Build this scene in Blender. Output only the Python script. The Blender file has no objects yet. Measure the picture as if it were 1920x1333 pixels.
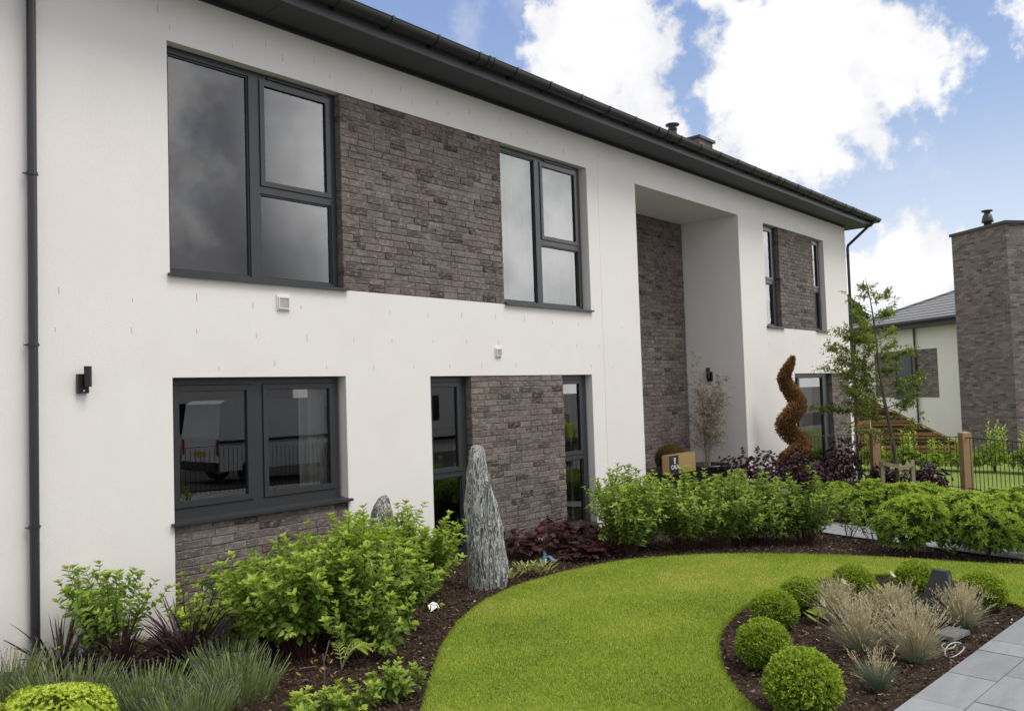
import bpy, bmesh, math, random
import numpy as np
from mathutils import Vector, Matrix
rng = np.random.default_rng(7)
R_ = math.radians
sc = bpy.context.scene
# ------------------------------------------------------------------ camera
cam_d = bpy.data.cameras.new("camera"); cam = bpy.data.objects.new("camera", cam_d)
sc.collection.objects.link(cam); sc.camera = cam
r_ = Vector((0.66018221, -0.7504126, -0.03225491)); u_ = Vector((-0.01133534, -0.05289233, 0.99853588)); f_ = Vector((0.75101994, 0.65885001, 0.04342476))
M = Matrix(((r_.x, u_.x, -f_.x, 0), (r_.y, u_.y, -f_.y, -7.019), (r_.z, u_.z, -f_.z, 1.972), (0, 0, 0, 1)))
cam.matrix_world = M
cam_d.sensor_width = 36; cam_d.lens = 1555.1 / 1920 * 36; cam_d.clip_end = 2000; cam_d.clip_start = .05
sc.view_settings.view_transform = 'Standard'; sc.view_settings.look = 'None'
sc.view_settings.exposure = 0.09; sc.view_settings.gamma = 1
# ------------------------------------------------------------------ world
SUN_EL, SUN_AZ = 60, 168       # azimuth clockwise from +Y
w = bpy.data.worlds.new("World"); sc.world = w; w.use_nodes = True
nt = w.node_tree; nt.nodes.clear()
def N(nt, t, **k):
    n = nt.nodes.new(t)
    for a, b in k.items(): setattr(n, a, b)
    return n
def mth(nt, op, a, b=None, c=None, clamp=False):
    n = N(nt, 'ShaderNodeMath', operation=op, use_clamp=clamp)
    for i, v in enumerate((a, b, c)):
        if v is None: continue
        if isinstance(v, (int, float)): n.inputs[i].default_value = v
        else: nt.links.new(v, n.inputs[i])
    return n.outputs[0]
def mixc(nt, f, a, b, bt='MIX'):
    n = N(nt, 'ShaderNodeMix', data_type='RGBA', blend_type=bt)
    for s, v in ((n.inputs['Factor'], f), (n.inputs[6], a), (n.inputs[7], b)):
        if isinstance(v, (int, float)): s.default_value = v
        elif isinstance(v, tuple): s.default_value = (*v, 1) if len(v) == 3 else v
        else: nt.links.new(v, s)
    return n.outputs[2]
def noise(nt, vec, scale, detail=4, rough=.5, dist=0):
    n = N(nt, 'ShaderNodeTexNoise'); n.inputs['Scale'].default_value = scale
    n.inputs['Detail'].default_value = detail; n.inputs['Roughness'].default_value = rough
    n.inputs['Distortion'].default_value = dist
    if vec is not None: nt.links.new(vec, n.inputs['Vector'])
    return n.outputs['Fac']
def ramp(nt, fac, stops, interp='LINEAR'):
    n = N(nt, 'ShaderNodeValToRGB'); cr = n.color_ramp; cr.interpolation = interp
    while len(cr.elements) > 1: cr.elements.remove(cr.elements[-1])
    for i, (p, c) in enumerate(stops):
        e = cr.elements[0] if i == 0 else cr.elements.new(p)
        e.position = p; e.color = (*c, 1) if len(c) == 3 else c
    nt.links.new(fac, n.inputs[0]); return n.outputs[0]
def mapr(nt, v, a, b, c=0, d=1, kind='SMOOTHSTEP'):
    n = N(nt, 'ShaderNodeMapRange', interpolation_type=kind)
    nt.links.new(v, n.inputs[0])
    for i, x in enumerate((a, b, c, d)): n.inputs[i + 1].default_value = x
    return n.outputs[0]
tc = N(nt, 'ShaderNodeTexCoord'); dirv = tc.outputs['Generated']
sky = N(nt, 'ShaderNodeTexSky', sky_type='NISHITA'); sky.sun_disc = False
sky.sun_elevation = R_(SUN_EL); sky.sun_rotation = R_(SUN_AZ); sky.air_density = 1.0; sky.dust_density = .6; sky.ozone_density = 1.6
sk = N(nt, 'ShaderNodeVectorMath', operation='SCALE'); nt.links.new(sky.outputs[0], sk.inputs[0]); sk.inputs['Scale'].default_value = 1.0
# cumulus clouds as rounded banks in sky directions, broken up by noise
blobs = [((.752,.525,.399),.075),((.784,.491,.38),.055),((.759,.547,.352),.06),((.805,.5,.32),.05),((.822,.477,.300),.03),((.748,.507,.43),.07),
 ((.70,.61,.37),.0),((.862,.364,.353),.075),((.886,.31,.344),.08),((.91,.253,.328),.062),((.905,.296,.304),.062),((.883,.358,.303),.075),((.859,.395,.325),.06),
 ((.924,.283,.256),.036),((.903,.344,.259),.052),((.87,.402,.287),.05),((.886,.386,.256),.045),((.86,.43,.262),.022),((.822,.418,.387),.022),((.867,.3,.405),.04),((.814,.406,.43),.035),
 ((.928,.130,.343),.03),((.96,.257,.125),.06),((.97,.206,.12),.04),((.94,.31,.11),.045),((.95,.29,.16),.0),((.93,.33,.07),.06),((.98,.16,.08),.06),((.83,.44,.245),.0)]
wn = N(nt, 'ShaderNodeTexNoise'); wn.inputs['Scale'].default_value = 9; wn.inputs['Detail'].default_value = 5; nt.links.new(dirv, wn.inputs['Vector'])
wsub = N(nt, 'ShaderNodeVectorMath', operation='SUBTRACT'); nt.links.new(wn.outputs['Color'], wsub.inputs[0]); wsub.inputs[1].default_value = (.5, .5, .5)
wsc = N(nt, 'ShaderNodeVectorMath', operation='SCALE'); nt.links.new(wsub.outputs[0], wsc.inputs[0]); wsc.inputs['Scale'].default_value = .075
wad = N(nt, 'ShaderNodeVectorMath', operation='ADD'); nt.links.new(dirv, wad.inputs[0]); nt.links.new(wsc.outputs[0], wad.inputs[1])
best = None
for p, r in blobs:
    if r <= 0: continue
    d = N(nt, 'ShaderNodeVectorMath', operation='DISTANCE'); nt.links.new(wad.outputs[0], d.inputs[0]); v = Vector(p).normalized(); d.inputs[1].default_value = v
    s = mth(nt, 'SUBTRACT', 1.0, mth(nt, 'DIVIDE', d.outputs['Value'], r))
    s = mth(nt, 'MULTIPLY', s, r / .06)
    best = s if best is None else mth(nt, 'SMOOTH_MAX', best, s, .25)
fine = noise(nt, dirv, 30, 7, .6)
fld = mth(nt, 'ADD', best, mth(nt, 'MULTIPLY', mth(nt, 'SUBTRACT', fine, .5), 1.5))
# elsewhere in the sky (behind the viewer, reflected in the windows): broken grey cloud
dv = N(nt, 'ShaderNodeVectorMath', operation='DOT_PRODUCT'); nt.links.new(dirv, dv.inputs[0]); dv.inputs[1].default_value = Vector((.86, .40, .30)).normalized()
away = mapr(nt, dv.outputs['Value'], .90, .74)
big = noise(nt, dirv, 3.2, 6, .55, .3)
fld2 = mapr(nt, big, .28, .42)
m1 = mapr(nt, fld, -.04, .34)
wisp = mth(nt, 'MULTIPLY', mapr(nt, noise(nt, dirv, 9, 6, .6, .2), .55, .75), .30)
m1 = mth(nt, 'MAXIMUM', m1, wisp)
mask = mth(nt, 'ADD', mth(nt, 'MULTIPLY', m1, mth(nt, 'SUBTRACT', 1.0, away)), mth(nt, 'MULTIPLY', fld2, away), clamp=True)
sep = N(nt, 'ShaderNodeSeparateXYZ'); nt.links.new(dirv, sep.inputs[0])
low = mapr(nt, sep.outputs['Z'], .32, .06)
shade = noise(nt, wad.outputs[0], 7, 5, .55)
cl_view = ramp(nt, mth(nt, 'ADD', mth(nt, 'MULTIPLY', shade, .8), mth(nt, 'MULTIPLY', fld, .18)), [(.36, (.80, .81, .84)), (.46, (.90, .90, .92)), (.58, (1.04, 1.04, 1.04))])
nb_ = noise(nt, dirv, 3.0, 6, .55)
cl_back = ramp(nt, nb_, [(.34, (.66, .67, .70)), (.5, (.86, .86, .88)), (.64, (1.15, 1.15, 1.15))])
def toward(v, lo, hi):
    d_ = N(nt, 'ShaderNodeVectorMath', operation='DOT_PRODUCT'); nt.links.new(dirv, d_.inputs[0]); d_.inputs[1].default_value = Vector(v).normalized(); return mapr(nt, d_.outputs['Value'], lo, hi)
dark_bank = ramp(nt, noise(nt, dirv, 4.5, 6, .55), [(.38, (.42, .43, .48)), (.50, (.62, .62, .66)), (.60, (1.35, 1.35, 1.35))])
cl_back = mixc(nt, toward((.52, -.84, .35), .80, .93), cl_back, dark_bank)
cl_back = mixc(nt, toward((.93, -.35, .25), .84, .96), cl_back, ramp(nt, noise(nt, dirv, 4.0, 6, .55), [(.35, (.85, .87, .92)), (.6, (1.8, 1.8, 1.8))]))
cl_back = mixc(nt, toward((.80, -.60, .30), .92, .975), cl_back, ramp(nt, noise(nt, dirv, 5.5, 6, .55), [(.36, (1.3, 1.32, 1.38)), (.6, (3.2, 3.2, 3.2))]))
clc = mixc(nt, away, cl_view, cl_back)
bs = N(nt, 'ShaderNodeVectorMath', operation='SCALE'); nt.links.new(sk.outputs[0], bs.inputs[0]); bs.inputs['Scale'].default_value = .105
blue = mixc(nt, .62, bs.outputs[0], ramp(nt, sep.outputs['Z'], [(0, (.86, .91, 1.0)), (.14, (.68, .79, .97)), (.28, (.47, .61, .90)), (.42, (.33, .47, .83)), (.6, (.22, .35, .74))]))
blue = mixc(nt, mth(nt, 'MULTIPLY', low, .5), blue, (.82, .88, .98))
final = mixc(nt, mask, blue, clc)
bg = N(nt, 'ShaderNodeBackground'); nt.links.new(final, bg.inputs[0]); bg.inputs[1].default_value = 1.0
wo = N(nt, 'ShaderNodeOutputWorld'); nt.links.new(bg.outputs[0], wo.inputs[0])
# ------------------------------------------------------------------ sun
sd = bpy.data.lights.new("sun", 'SUN'); sd.energy = 2.3; sd.angle = R_(26); sd.color = (1, .955, .88)
so = bpy.data.objects.new("sun", sd); sc.collection.objects.link(so)
sdir = Vector((math.sin(R_(SUN_AZ)) * math.cos(R_(SUN_EL)), math.cos(R_(SUN_AZ)) * math.cos(R_(SUN_EL)), math.sin(R_(SUN_EL))))
so.rotation_euler = sdir.to_track_quat('Z', 'Y').to_euler(); so.location = (0, -10, 20)
# ------------------------------------------------------------------ helpers
def gz(x): return -0.4 * np.clip((np.asarray(x, float) - 8) / 12, 0, 1)
class Acc:
    def __init__(s): s.V = []; s.F = []; s.C = []; s.MI = []; s.n = 0
    def add(s, V, F, c=0.5, mi=0):
        V = np.asarray(V, float).reshape(-1, 3); F = np.asarray(F, int)
        if len(V) == 0: return
        s.V.append(V); s.F.append(F + s.n); s.C.append(np.broadcast_to(np.asarray(c, float), (len(V),)).copy()); s.MI.append(mi); s.n += len(V)
    def box(s, x0, x1, y0, y1, z0, z1, c=.5, mi=0, jit=0):
        V = np.array([[x, y, z] for z in (z0, z1) for y in (y0, y1) for x in (x0, x1)], float)
        if jit: V += rng.normal(0, jit, V.shape)
        s.add(V, [[0, 1, 5, 4], [2, 6, 7, 3], [0, 4, 6, 2], [1, 3, 7, 5], [4, 5, 7, 6], [0, 2, 3, 1]], c, mi)
    def obox(s, c0, ax, ay, az, c=.5, mi=0):
        c0 = np.array(c0, float); ax, ay, az = map(lambda q: np.array(q, float), (ax, ay, az))
        V = [c0 + ax * i + ay * j + az * k for k in (-1, 1) for j in (-1, 1) for i in (-1, 1)]
        s.add(V, [[0, 1, 5, 4], [2, 6, 7, 3], [0, 4, 6, 2], [1, 3, 7, 5], [4, 5, 7, 6], [0, 2, 3, 1]], c, mi)
    def tube(s, pts, rad, n=8, c=.5, mi=0, caps=True):
        pts = np.asarray(pts, float); k = len(pts); rad = np.broadcast_to(np.asarray(rad, float), (k,))
        T = np.gradient(pts, axis=0); T /= np.linalg.norm(T, axis=1)[:, None] + 1e-9
        ref = np.array([0, 0, 1.]) if abs(T[0][2]) < .9 else np.array([1., 0, 0])
        A = np.cross(T, ref); A /= np.linalg.norm(A, axis=1)[:, None] + 1e-9
        B = np.cross(T, A); th = np.linspace(0, 2 * np.pi, n, endpoint=False)
        V = pts[:, None] + rad[:, None, None] * (A[:, None] * np.cos(th)[None, :, None] + B[:, None] * np.sin(th)[None, :, None])
        V = V.reshape(-1, 3); F = []
        for i in range(k - 1):
            for j in range(n): F.append([i * n + j, i * n + (j + 1) % n, (i + 1) * n + (j + 1) % n, (i + 1) * n + j])
        s.add(V, F, c, mi)
        if caps:
            m = s.n
            for e, o in ((0, pts[0]), (k - 1, pts[-1])):
                ring = V[e * n:(e + 1) * n]; VV = np.vstack([ring, o[None]])
                s.add(VV, [[j, (j + 1) % n, n] for j in range(n)], c, mi)
    def lathe(s, prof, n=24, c=.5, mi=0, cen=(0, 0, 0)):
        th = np.linspace(0, 2 * np.pi, n, endpoint=False); cen = np.array(cen, float)
        V = np.array([[r * math.cos(t), r * math.sin(t), z] for r, z in prof for t in th]) + cen
        F = [[i * n + j, i * n + (j + 1) % n, (i + 1) * n + (j + 1) % n, (i + 1) * n + j] for i in range(len(prof) - 1) for j in range(n)]
        s.add(V, F, c, mi)
def mesh_of(name, acc, mats, smooth=False):
    me = bpy.data.meshes.new(name)
    V = np.vstack(acc.V); me.vertices.add(len(V)); me.vertices.foreach_set('co', V.ravel())
    li = np.concatenate([F.ravel() for F in acc.F]); tot = np.concatenate([np.full(len(F), F.shape[1]) for F in acc.F])
    mi = np.concatenate([np.full(len(F), m) for F, m in zip(acc.F, acc.MI)])
    st = np.concatenate([[0], np.cumsum(tot)[:-1]])
    me.loops.add(len(li)); me.loops.foreach_set('vertex_index', li.astype(np.int32))
    me.polygons.add(len(tot)); me.polygons.foreach_set('loop_start', st.astype(np.int32)); me.polygons.foreach_set('loop_total', tot.astype(np.int32))
    me.polygons.foreach_set('material_index', mi.astype(np.int32))
    me.polygons.foreach_set('use_smooth', np.full(len(tot), bool(smooth)))
    me.update(calc_edges=True)
    a = me.attributes.new('c', 'FLOAT', 'POINT'); a.data.foreach_set('value', np.concatenate(acc.C).astype(np.float32))
    for m in (mats if isinstance(mats, (list, tuple)) else [mats]): me.materials.append(m)
    return me
def part(name, acc, mat, parent=None, smooth=False, label=None):
    o = bpy.data.objects.new(name, mesh_of(name, acc, mat, smooth)); sc.collection.objects.link(o)
    if parent is not None: o.parent = parent
    if label: o['label'] = label
    return o
def thing(name, label, cat, loc=(0, 0, 0), rz=0, group=None):
    o = bpy.data.objects.new(name, None); sc.collection.objects.link(o); o.location = loc; o.rotation_euler = (0, 0, rz)
    o.empty_display_size = .1
    o['label'] = label; o['category'] = cat
    if group: o['group'] = group
    return o
def tag(o, label, cat, group=None, loc=None):
    o['label'] = label; o['category'] = cat
    if group: o['group'] = group
    if loc is not None: o.location = loc
    return o
def setting(o, kind='structure'): o['kind'] = kind; return o
def dup(root, loc, rz=0, sc_=1, label=None, group=None):
    def cp(o, par):
        c = o.copy(); sc.collection.objects.link(c)
        if par is not None: c.parent = par
        for ch in list(o.children): cp(ch, c)
        return c
    c = cp(root, None); c.location = loc; c.rotation_euler = (0, 0, rz); c.scale = (sc_, sc_, sc_) if isinstance(sc_, (int, float)) else sc_
    if label: c['label'] = label
    if group: c['group'] = group
    return c
# ------------------------------------------------------------------ materials
def mat(name, col=(.5, .5, .5), rough=.6, metal=0, spec=.5, bump=0, bscale=50, var=0, vscale=4, coat=0):
    m = bpy.data.materials.new(name); m.use_nodes = True; t = m.node_tree; p = t.nodes['Principled BSDF']
    p.inputs['Base Color'].default_value = (*col, 1); p.inputs['Roughness'].default_value = rough; p.inputs['Metallic'].default_value = metal
    p.inputs['Specular IOR Level'].default_value = spec
    if coat: p.inputs['Coat Weight'].default_value = coat
    o = N(t, 'ShaderNodeTexCoord').outputs['Object']
    if var:
        f = noise(t, o, vscale, 6, .6)
        t.links.new(mixc(t, f, tuple(x * (1 - var) for x in col), tuple(min(1, x * (1 + var)) for x in col)), p.inputs['Base Color'])
    if bump:
        b = N(t, 'ShaderNodeBump'); b.inputs['Strength'].default_value = bump; b.inputs['Distance'].default_value = .004
        t.links.new(noise(t, o, bscale, 5, .6), b.inputs['Height']); t.links.new(b.outputs[0], p.inputs['Normal'])
    return m
def leafmat(name, stops, rough=.45, trans=.3, spec=.35):
    m = bpy.data.materials.new(name); m.use_nodes = True; t = m.node_tree; p = t.nodes['Principled BSDF']
    a = N(t, 'ShaderNodeAttribute', attribute_name='c')
    col = ramp(t, a.outputs['Fac'], stops)
    t.links.new(col, p.inputs['Base Color']); p.inputs['Roughness'].default_value = rough; p.inputs['Specular IOR Level'].default_value = spec
    tr = N(t, 'ShaderNodeBsdfTranslucent'); hs = N(t, 'ShaderNodeHueSaturation'); hs.inputs['Value'].default_value = 1.2; hs.inputs['Saturation'].default_value = 1.1
    t.links.new(col, hs.inputs['Color']); t.links.new(hs.outputs[0], tr.inputs[0])
    mx = N(t, 'ShaderNodeMixShader'); mx.inputs[0].default_value = trans
    t.links.new(p.outputs[0], mx.inputs[1]); t.links.new(tr.outputs[0], mx.inputs[2]); t.links.new(mx.outputs[0], t.nodes['Material Output'].inputs[0])
    return m
def add_bump(m, vals):
    t = m.node_tree; p = t.nodes['Principled BSDF']; o = N(t, 'ShaderNodeTexCoord').outputs['Object']; prev = None
    for st, scale, dist in vals:
        b = N(t, 'ShaderNodeBump'); b.inputs['Strength'].default_value = st; b.inputs['Distance'].default_value = dist
        t.links.new(noise(t, o, scale, 6, .6), b.inputs['Height'])
        if prev is not None: t.links.new(prev, b.inputs['Normal'])
        prev = b.outputs[0]
    t.links.new(prev, p.inputs['Normal'])
M_render = mat('white_render', (.755, .73, .72), .9, var=.045, vscale=1.3, spec=.2); add_bump(M_render, [(.7, 130, .004), (.4, 6, .004)])
def weathered(m):
    t = m.node_tree; p = t.nodes['Principled BSDF']; o = N(t, 'ShaderNodeTexCoord').outputs['Object']; sp = N(t, 'ShaderNodeSeparateXYZ'); t.links.new(o, sp.inputs[0])
    src = p.inputs['Base Color'].links[0].from_socket; mp = N(t, 'ShaderNodeMapping'); mp.inputs['Scale'].default_value = (1, 1, .10); t.links.new(o, mp.inputs[0])
    st = mth(t, 'MULTIPLY', mapr(t, noise(t, mp.outputs[0], 5, 6, .7), .52, .78), .07); c = mixc(t, st, src, (.50, .47, .42))
    bt = mth(t, 'MULTIPLY', mapr(t, sp.outputs['Z'], .42, -.05), mapr(t, noise(t, o, 9, 6, .7), .35, .65)); c = mixc(t, mth(t, 'MULTIPLY', bt, .5), c, (.36, .30, .24)); c = mixc(t, mth(t, 'MULTIPLY', mapr(t, noise(t, o, .8, 5, .6), .4, .7), .10), c, (.60, .56, .50)); t.links.new(c, p.inputs['Base Color'])
weathered(M_render)
M_anth = mat('anthracite', (.025, .028, .033), .38, spec=.5, var=.12, vscale=9)
M_anth2 = mat('anthracite_board', (.032, .033, .036), .5, spec=.4, var=.15, vscale=2)
M_blk = mat('black_plastic', (.012, .012, .014), .35, var=.2, vscale=15)
M_gasket = mat('gasket', (.008, .008, .009), .6)
M_mortar = mat('mortar', (.17, .145, .135), .95, bump=.6, bscale=120, var=.3, vscale=30)
M_gut = mat('gutter_black', (.017, .0175, .0195), .45)
M_fas = mat('fascia_grey', (.070, .074, .084), .5, var=.1)
M_white = mat('white_plastic', (.72, .70, .66), .5, var=.05, vscale=20)
M_stain = mat('stain', (.42, .39, .34), .9, var=.3, vscale=60)
M_curt = mat('curtain_cloth', (.82, .81, .78), .9, var=.1, vscale=8)
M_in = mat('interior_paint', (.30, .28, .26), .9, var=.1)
def brickmat():
    m = bpy.data.materials.new('brick'); m.use_nodes = True; t = m.node_tree; p = t.nodes['Principled BSDF']; p.inputs['Roughness'].default_value = .92; p.inputs['Specular IOR Level'].default_value = .2
    a = N(t, 'ShaderNodeAttribute', attribute_name='c'); o = N(t, 'ShaderNodeTexCoord').outputs['Object']
    base = ramp(t, a.outputs['Fac'], [(0, (.035, .031, .032)), (.2, (.095, .078, .073)), (.5, (.150, .123, .116)), (.8, (.195, .162, .150)), (1, (.25, .215, .195))])
    mp = N(t, 'ShaderNodeMapping'); mp.inputs['Scale'].default_value = (1, 1, 2.6); t.links.new(o, mp.inputs[0])
    n1 = noise(t, mp.outputs[0], 14, 6, .65); n2 = noise(t, mp.outputs[0], 75, 5, .65); n3 = noise(t, o, 2.2, 3, .5)
    mp2 = N(t, 'ShaderNodeMapping'); mp2.inputs['Scale'].default_value = (3.2, 3.2, 1); t.links.new(o, mp2.inputs[0]); ns = noise(t, mp2.outputs[0], 26, 6, .7)
    c = mixc(t, mth(t, 'MULTIPLY', mapr(t, n1, .46, .68), .7), base, (.30, .26, .235)); c = mixc(t, mapr(t, ns, .35, .7, .72, 1.28, 'LINEAR'), (0, 0, 0), c); c.node.clamp_factor = False
    c = mixc(t, mapr(t, n2, .3, .75, .70, 1.35, 'LINEAR'), (0, 0, 0), c); c.node.clamp_factor = False
    c = mixc(t, mapr(t, n3, .3, .7, .82, 1.12, 'LINEAR'), (0, 0, 0), c); c.node.clamp_factor = False
    t.links.new(c, p.inputs['Base Color'])
    b1 = N(t, 'ShaderNodeBump'); b1.inputs['Strength'].default_value = .5; b1.inputs['Distance'].default_value = .008; t.links.new(n1, b1.inputs['Height'])
    b2 = N(t, 'ShaderNodeBump'); b2.inputs['Strength'].default_value = .7; b2.inputs['Distance'].default_value = .004; t.links.new(n2, b2.inputs['Height']); t.links.new(b1.outputs[0], b2.inputs['Normal'])
    t.links.new(b2.outputs[0], p.inputs['Normal']); return m
M_brick = brickmat()
def glassmat(name, ior, tint):
    m = bpy.data.materials.new(name); m.use_nodes = True; t = m.node_tree; t.nodes.remove(t.nodes['Principled BSDF'])
    fr = N(t, 'ShaderNodeFresnel'); fr.inputs[0].default_value = ior
    g = N(t, 'ShaderNodeBsdfGlossy'); g.inputs['Roughness'].default_value = .004; g.inputs[0].default_value = (1, 1, 1, 1)
    o = N(t, 'ShaderNodeTexCoord').outputs['Object']
    tr = N(t, 'ShaderNodeBsdfTransparent'); tr.inputs[0].default_value = (*tint, 1)
    mx = N(t, 'ShaderNodeMixShader'); t.links.new(fr.outputs[0], mx.inputs[0]); t.links.new(tr.outputs[0], mx.inputs[1]); t.links.new(g.outputs[0], mx.inputs[2])
    t.links.new(mx.outputs[0], t.nodes['Material Output'].inputs[0]); return m
M_glass = glassmat('window_glass', 2.15, (.66, .68, .67))
G_hyd = leafmat('bright_leaf', [(0, (.06, .11, .022)), (.4, (.19, .29, .050)), (.75, (.36, .47, .075)), (1, (.54, .62, .13))], .5, .42)
G_hydd = leafmat('mid_leaf', [(0, (.055, .10, .025)), (.4, (.17, .26, .050)), (.75, (.32, .42, .075)), (1, (.50, .58, .12))], .5, .40)
G_lau = leafmat('glossy_leaf', [(0, (.025, .055, .018)), (.3, (.08, .15, .030)), (.6, (.26, .37, .055)), (1, (.52, .62, .10))], .38, .32, .5)
G_box = leafmat('box_leaf', [(0, (.03, .055, .012)), (.35, (.11, .18, .025)), (.7, (.27, .37, .040)), (1, (.48, .56, .08))], .42, .3, .4)
G_euo = leafmat('golden_leaf', [(0, (.07, .11, .015)), (.4, (.24, .34, .03)), (.75, (.44, .54, .06)), (1, (.62, .70, .14))], .45, .3)
G_pur = leafmat('plum_leaf', [(0, (.014, .006, .010)), (.5, (.042, .015, .026)), (.85, (.085, .026, .042)), (1, (.17, .04, .05))], .42, .2, .45)
G_heu = leafmat('wine_leaf', [(0, (.018, .008, .010)), (.5, (.055, .018, .024)), (.85, (.11, .030, .038)), (1, (.20, .040, .055))], .45, .25, .45)
G_pho = leafmat('bronze_leaf', [(0, (.014, .008, .009)), (.5, (.045, .024, .028)), (.85, (.09, .05, .055)), (1, (.15, .09, .09))], .4, .15, .5)
G_lav = leafmat('lavender_leaf', [(0, (.04, .065, .015)), (.45, (.15, .20, .07)), (.75, (.28, .31, .15)), (.88, (.42, .40, .22)), (.9, (.06, .055, .11)), (1, (.15, .14, .26))], .7, .2, .2)
G_fes = leafmat('straw_blade', [(0, (.10, .14, .09)), (.35, (.22, .28, .19)), (.6, (.38, .35, .22)), (.85, (.54, .47, .31)), (1, (.68, .61, .43))], .7, .25, .2)
G_brn = leafmat('dead_conifer', [(0, (.08, .04, .02)), (.45, (.27, .14, .06)), (.8, (.46, .27, .12)), (1, (.62, .42, .22))], .8, .15, .1)
G_tree = leafmat('tree_leaf', [(0, (.04, .06, .015)), (.4, (.15, .20, .035)), (.8, (.31, .36, .060)), (1, (.46, .48, .11))], .45, .4, .4)
G_bam = leafmat('bamboo_leaf', [(0, (.07, .05, .035)), (.5, (.20, .15, .10)), (.75, (.32, .25, .17)), (.9, (.20, .22, .09)), (1, (.42, .36, .26))], .7, .2, .2)
G_var = leafmat('variegated_leaf', [(0, (.09, .14, .03)), (.5, (.30, .34, .09)), (1, (.62, .60, .30))], .5, .3)
G_grass = leafmat('grass_blade', [(0, (.10, .15, .02)), (.45, (.30, .40, .045)), (.75, (.44, .52, .08)), (1, (.68, .58, .22))], .55, .35, .25)
M_stem = mat('red_stem', (.060, .028, .022), .6, var=.4, vscale=30)
M_bark = mat('bark', (.10, .082, .062), .9, bump=.8, bscale=60, var=.35, vscale=20)
M_cane = mat('pale_cane', (.30, .25, .19), .7, var=.3, vscale=20)
M_oak = mat('treated_timber', (.36, .235, .125), .8, bump=.4, bscale=40, var=.3, vscale=6)
M_stake = mat('weathered_timber', (.30, .245, .175), .85, bump=.4, bscale=40, var=.3, vscale=10)
# ------------------------------------------------------------------ setting: ground sheets
def catmull(P, n=6, closed=False):
    P = [np.array(p, float) for p in P]; out = []; L = len(P)
    rg = range(L if closed else L - 1)
    for i in rg:
        p0 = P[(i - 1) % L] if closed or i > 0 else P[0]; p1 = P[i]; p2 = P[(i + 1) % L]; p3 = P[(i + 2) % L] if closed or i + 2 < L else P[-1]
        for k in range(n):
            t = k / n; out.append(.5 * ((2 * p1) + (p2 - p0) * t + (2 * p0 - 5 * p1 + 4 * p2 - p3) * t * t + (3 * p1 - p0 - 3 * p2 + p3) * t ** 3))
    if not closed: out.append(P[-1])
    return out
def sheet(name, poly, z, m, step=.5, rough=0, skirt=0, attr=None):
    bm = bmesh.new(); vs = [bm.verts.new((p[0], p[1], 0)) for p in poly]; f = bm.faces.new(vs)
    if f.normal.z < 0 or True: bm.normal_update()
    if f.normal.z < 0: bmesh.ops.reverse_faces(bm, faces=[f])
    xs = [p[0] for p in poly]; ys = [p[1] for p in poly]
    def cut(lo, hi, ax):
        k = math.ceil(lo / step) * step
        while k < hi:
            co = (k, 0, 0) if ax == 0 else (0, k, 0); no = (1, 0, 0) if ax == 0 else (0, 1, 0)
            bmesh.ops.bisect_plane(bm, geom=bm.verts[:] + bm.edges[:] + bm.faces[:], plane_co=co, plane_no=no); k += step
    cut(max(min(xs), -30), min(max(xs), 50), 0)
    if rough or step < .4: cut(min(ys), max(ys), 1)
    for v in bm.verts: v.co.z = float(gz(v.co.x)) + z
    if rough:
        from mathutils import noise as mn
        for v in bm.verts:
            if not v.is_boundary: v.co.z += rough * (mn.noise(v.co * 3.1) + .6 * mn.noise(v.co * 9.0) )
    if skirt:
        ed = [e for e in bm.edges if e.is_boundary]; r = bmesh.ops.extrude_edge_only(bm, edges=ed)
        for v in r['geom']:
            if isinstance(v, bmesh.types.BMVert): v.co.z -= skirt
    me = bpy.data.meshes.new(name); bm.to_mesh(me); bm.free(); me.materials.append(m)
    o = bpy.data.objects.new(name, me); sc.collection.objects.link(o); o['kind'] = 'structure'; return o
def inpoly(P, poly):
    x, y = P[:, 0], P[:, 1]; ins = np.zeros(len(P), bool); poly = np.array([p[:2] for p in poly]); j = len(poly) - 1
    for i in range(len(poly)):
        xi, yi = poly[i]; xj, yj = poly[j]
        c = ((yi > y) != (yj > y)) & (x < (xj - xi) * (y - yi) / (yj - yi + 1e-12) + xi); ins ^= c; j = i
    return ins
def soilmat(name, cols, sc1=60, bump=1):
    m = bpy.data.materials.new(name); m.use_nodes = True; t = m.node_tree; p = t.nodes['Principled BSDF']; p.inputs['Roughness'].default_value = .95; p.inputs['Specular IOR Level'].default_value = .15
    o = N(t, 'ShaderNodeTexCoord').outputs['Object']; v = N(t, 'ShaderNodeTexVoronoi'); v.inputs['Scale'].default_value = sc1; t.links.new(o, v.inputs['Vector'])
    s = N(t, 'ShaderNodeSeparateColor'); t.links.new(v.outputs['Color'], s.inputs[0])
    f = mth(t, 'MULTIPLY', mth(t, 'ADD', s.outputs[0], noise(t, o, 6, 5, .6)), .5)
    t.links.new(ramp(t, f, cols), p.inputs['Base Color'])
    b = N(t, 'ShaderNodeBump'); b.inputs['Strength'].default_value = bump; b.inputs['Distance'].default_value = .012; t.links.new(mth(t, 'ADD', s.outputs[1], noise(t, o, 40, 5, .6)), b.inputs['Height']); t.links.new(b.outputs[0], p.inputs['Normal'])
    return m
M_mulch = soilmat('bark_mulch', [(0, (.012, .008, .006)), (.5, (.040, .026, .018)), (.75, (.070, .045, .030)), (1, (.13, .09, .06))], 70)
M_turf = soilmat('turf', [(0, (.08, .12, .02)), (.5, (.17, .23, .03)), (1, (.26, .32, .05))], 90, .6)
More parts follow.
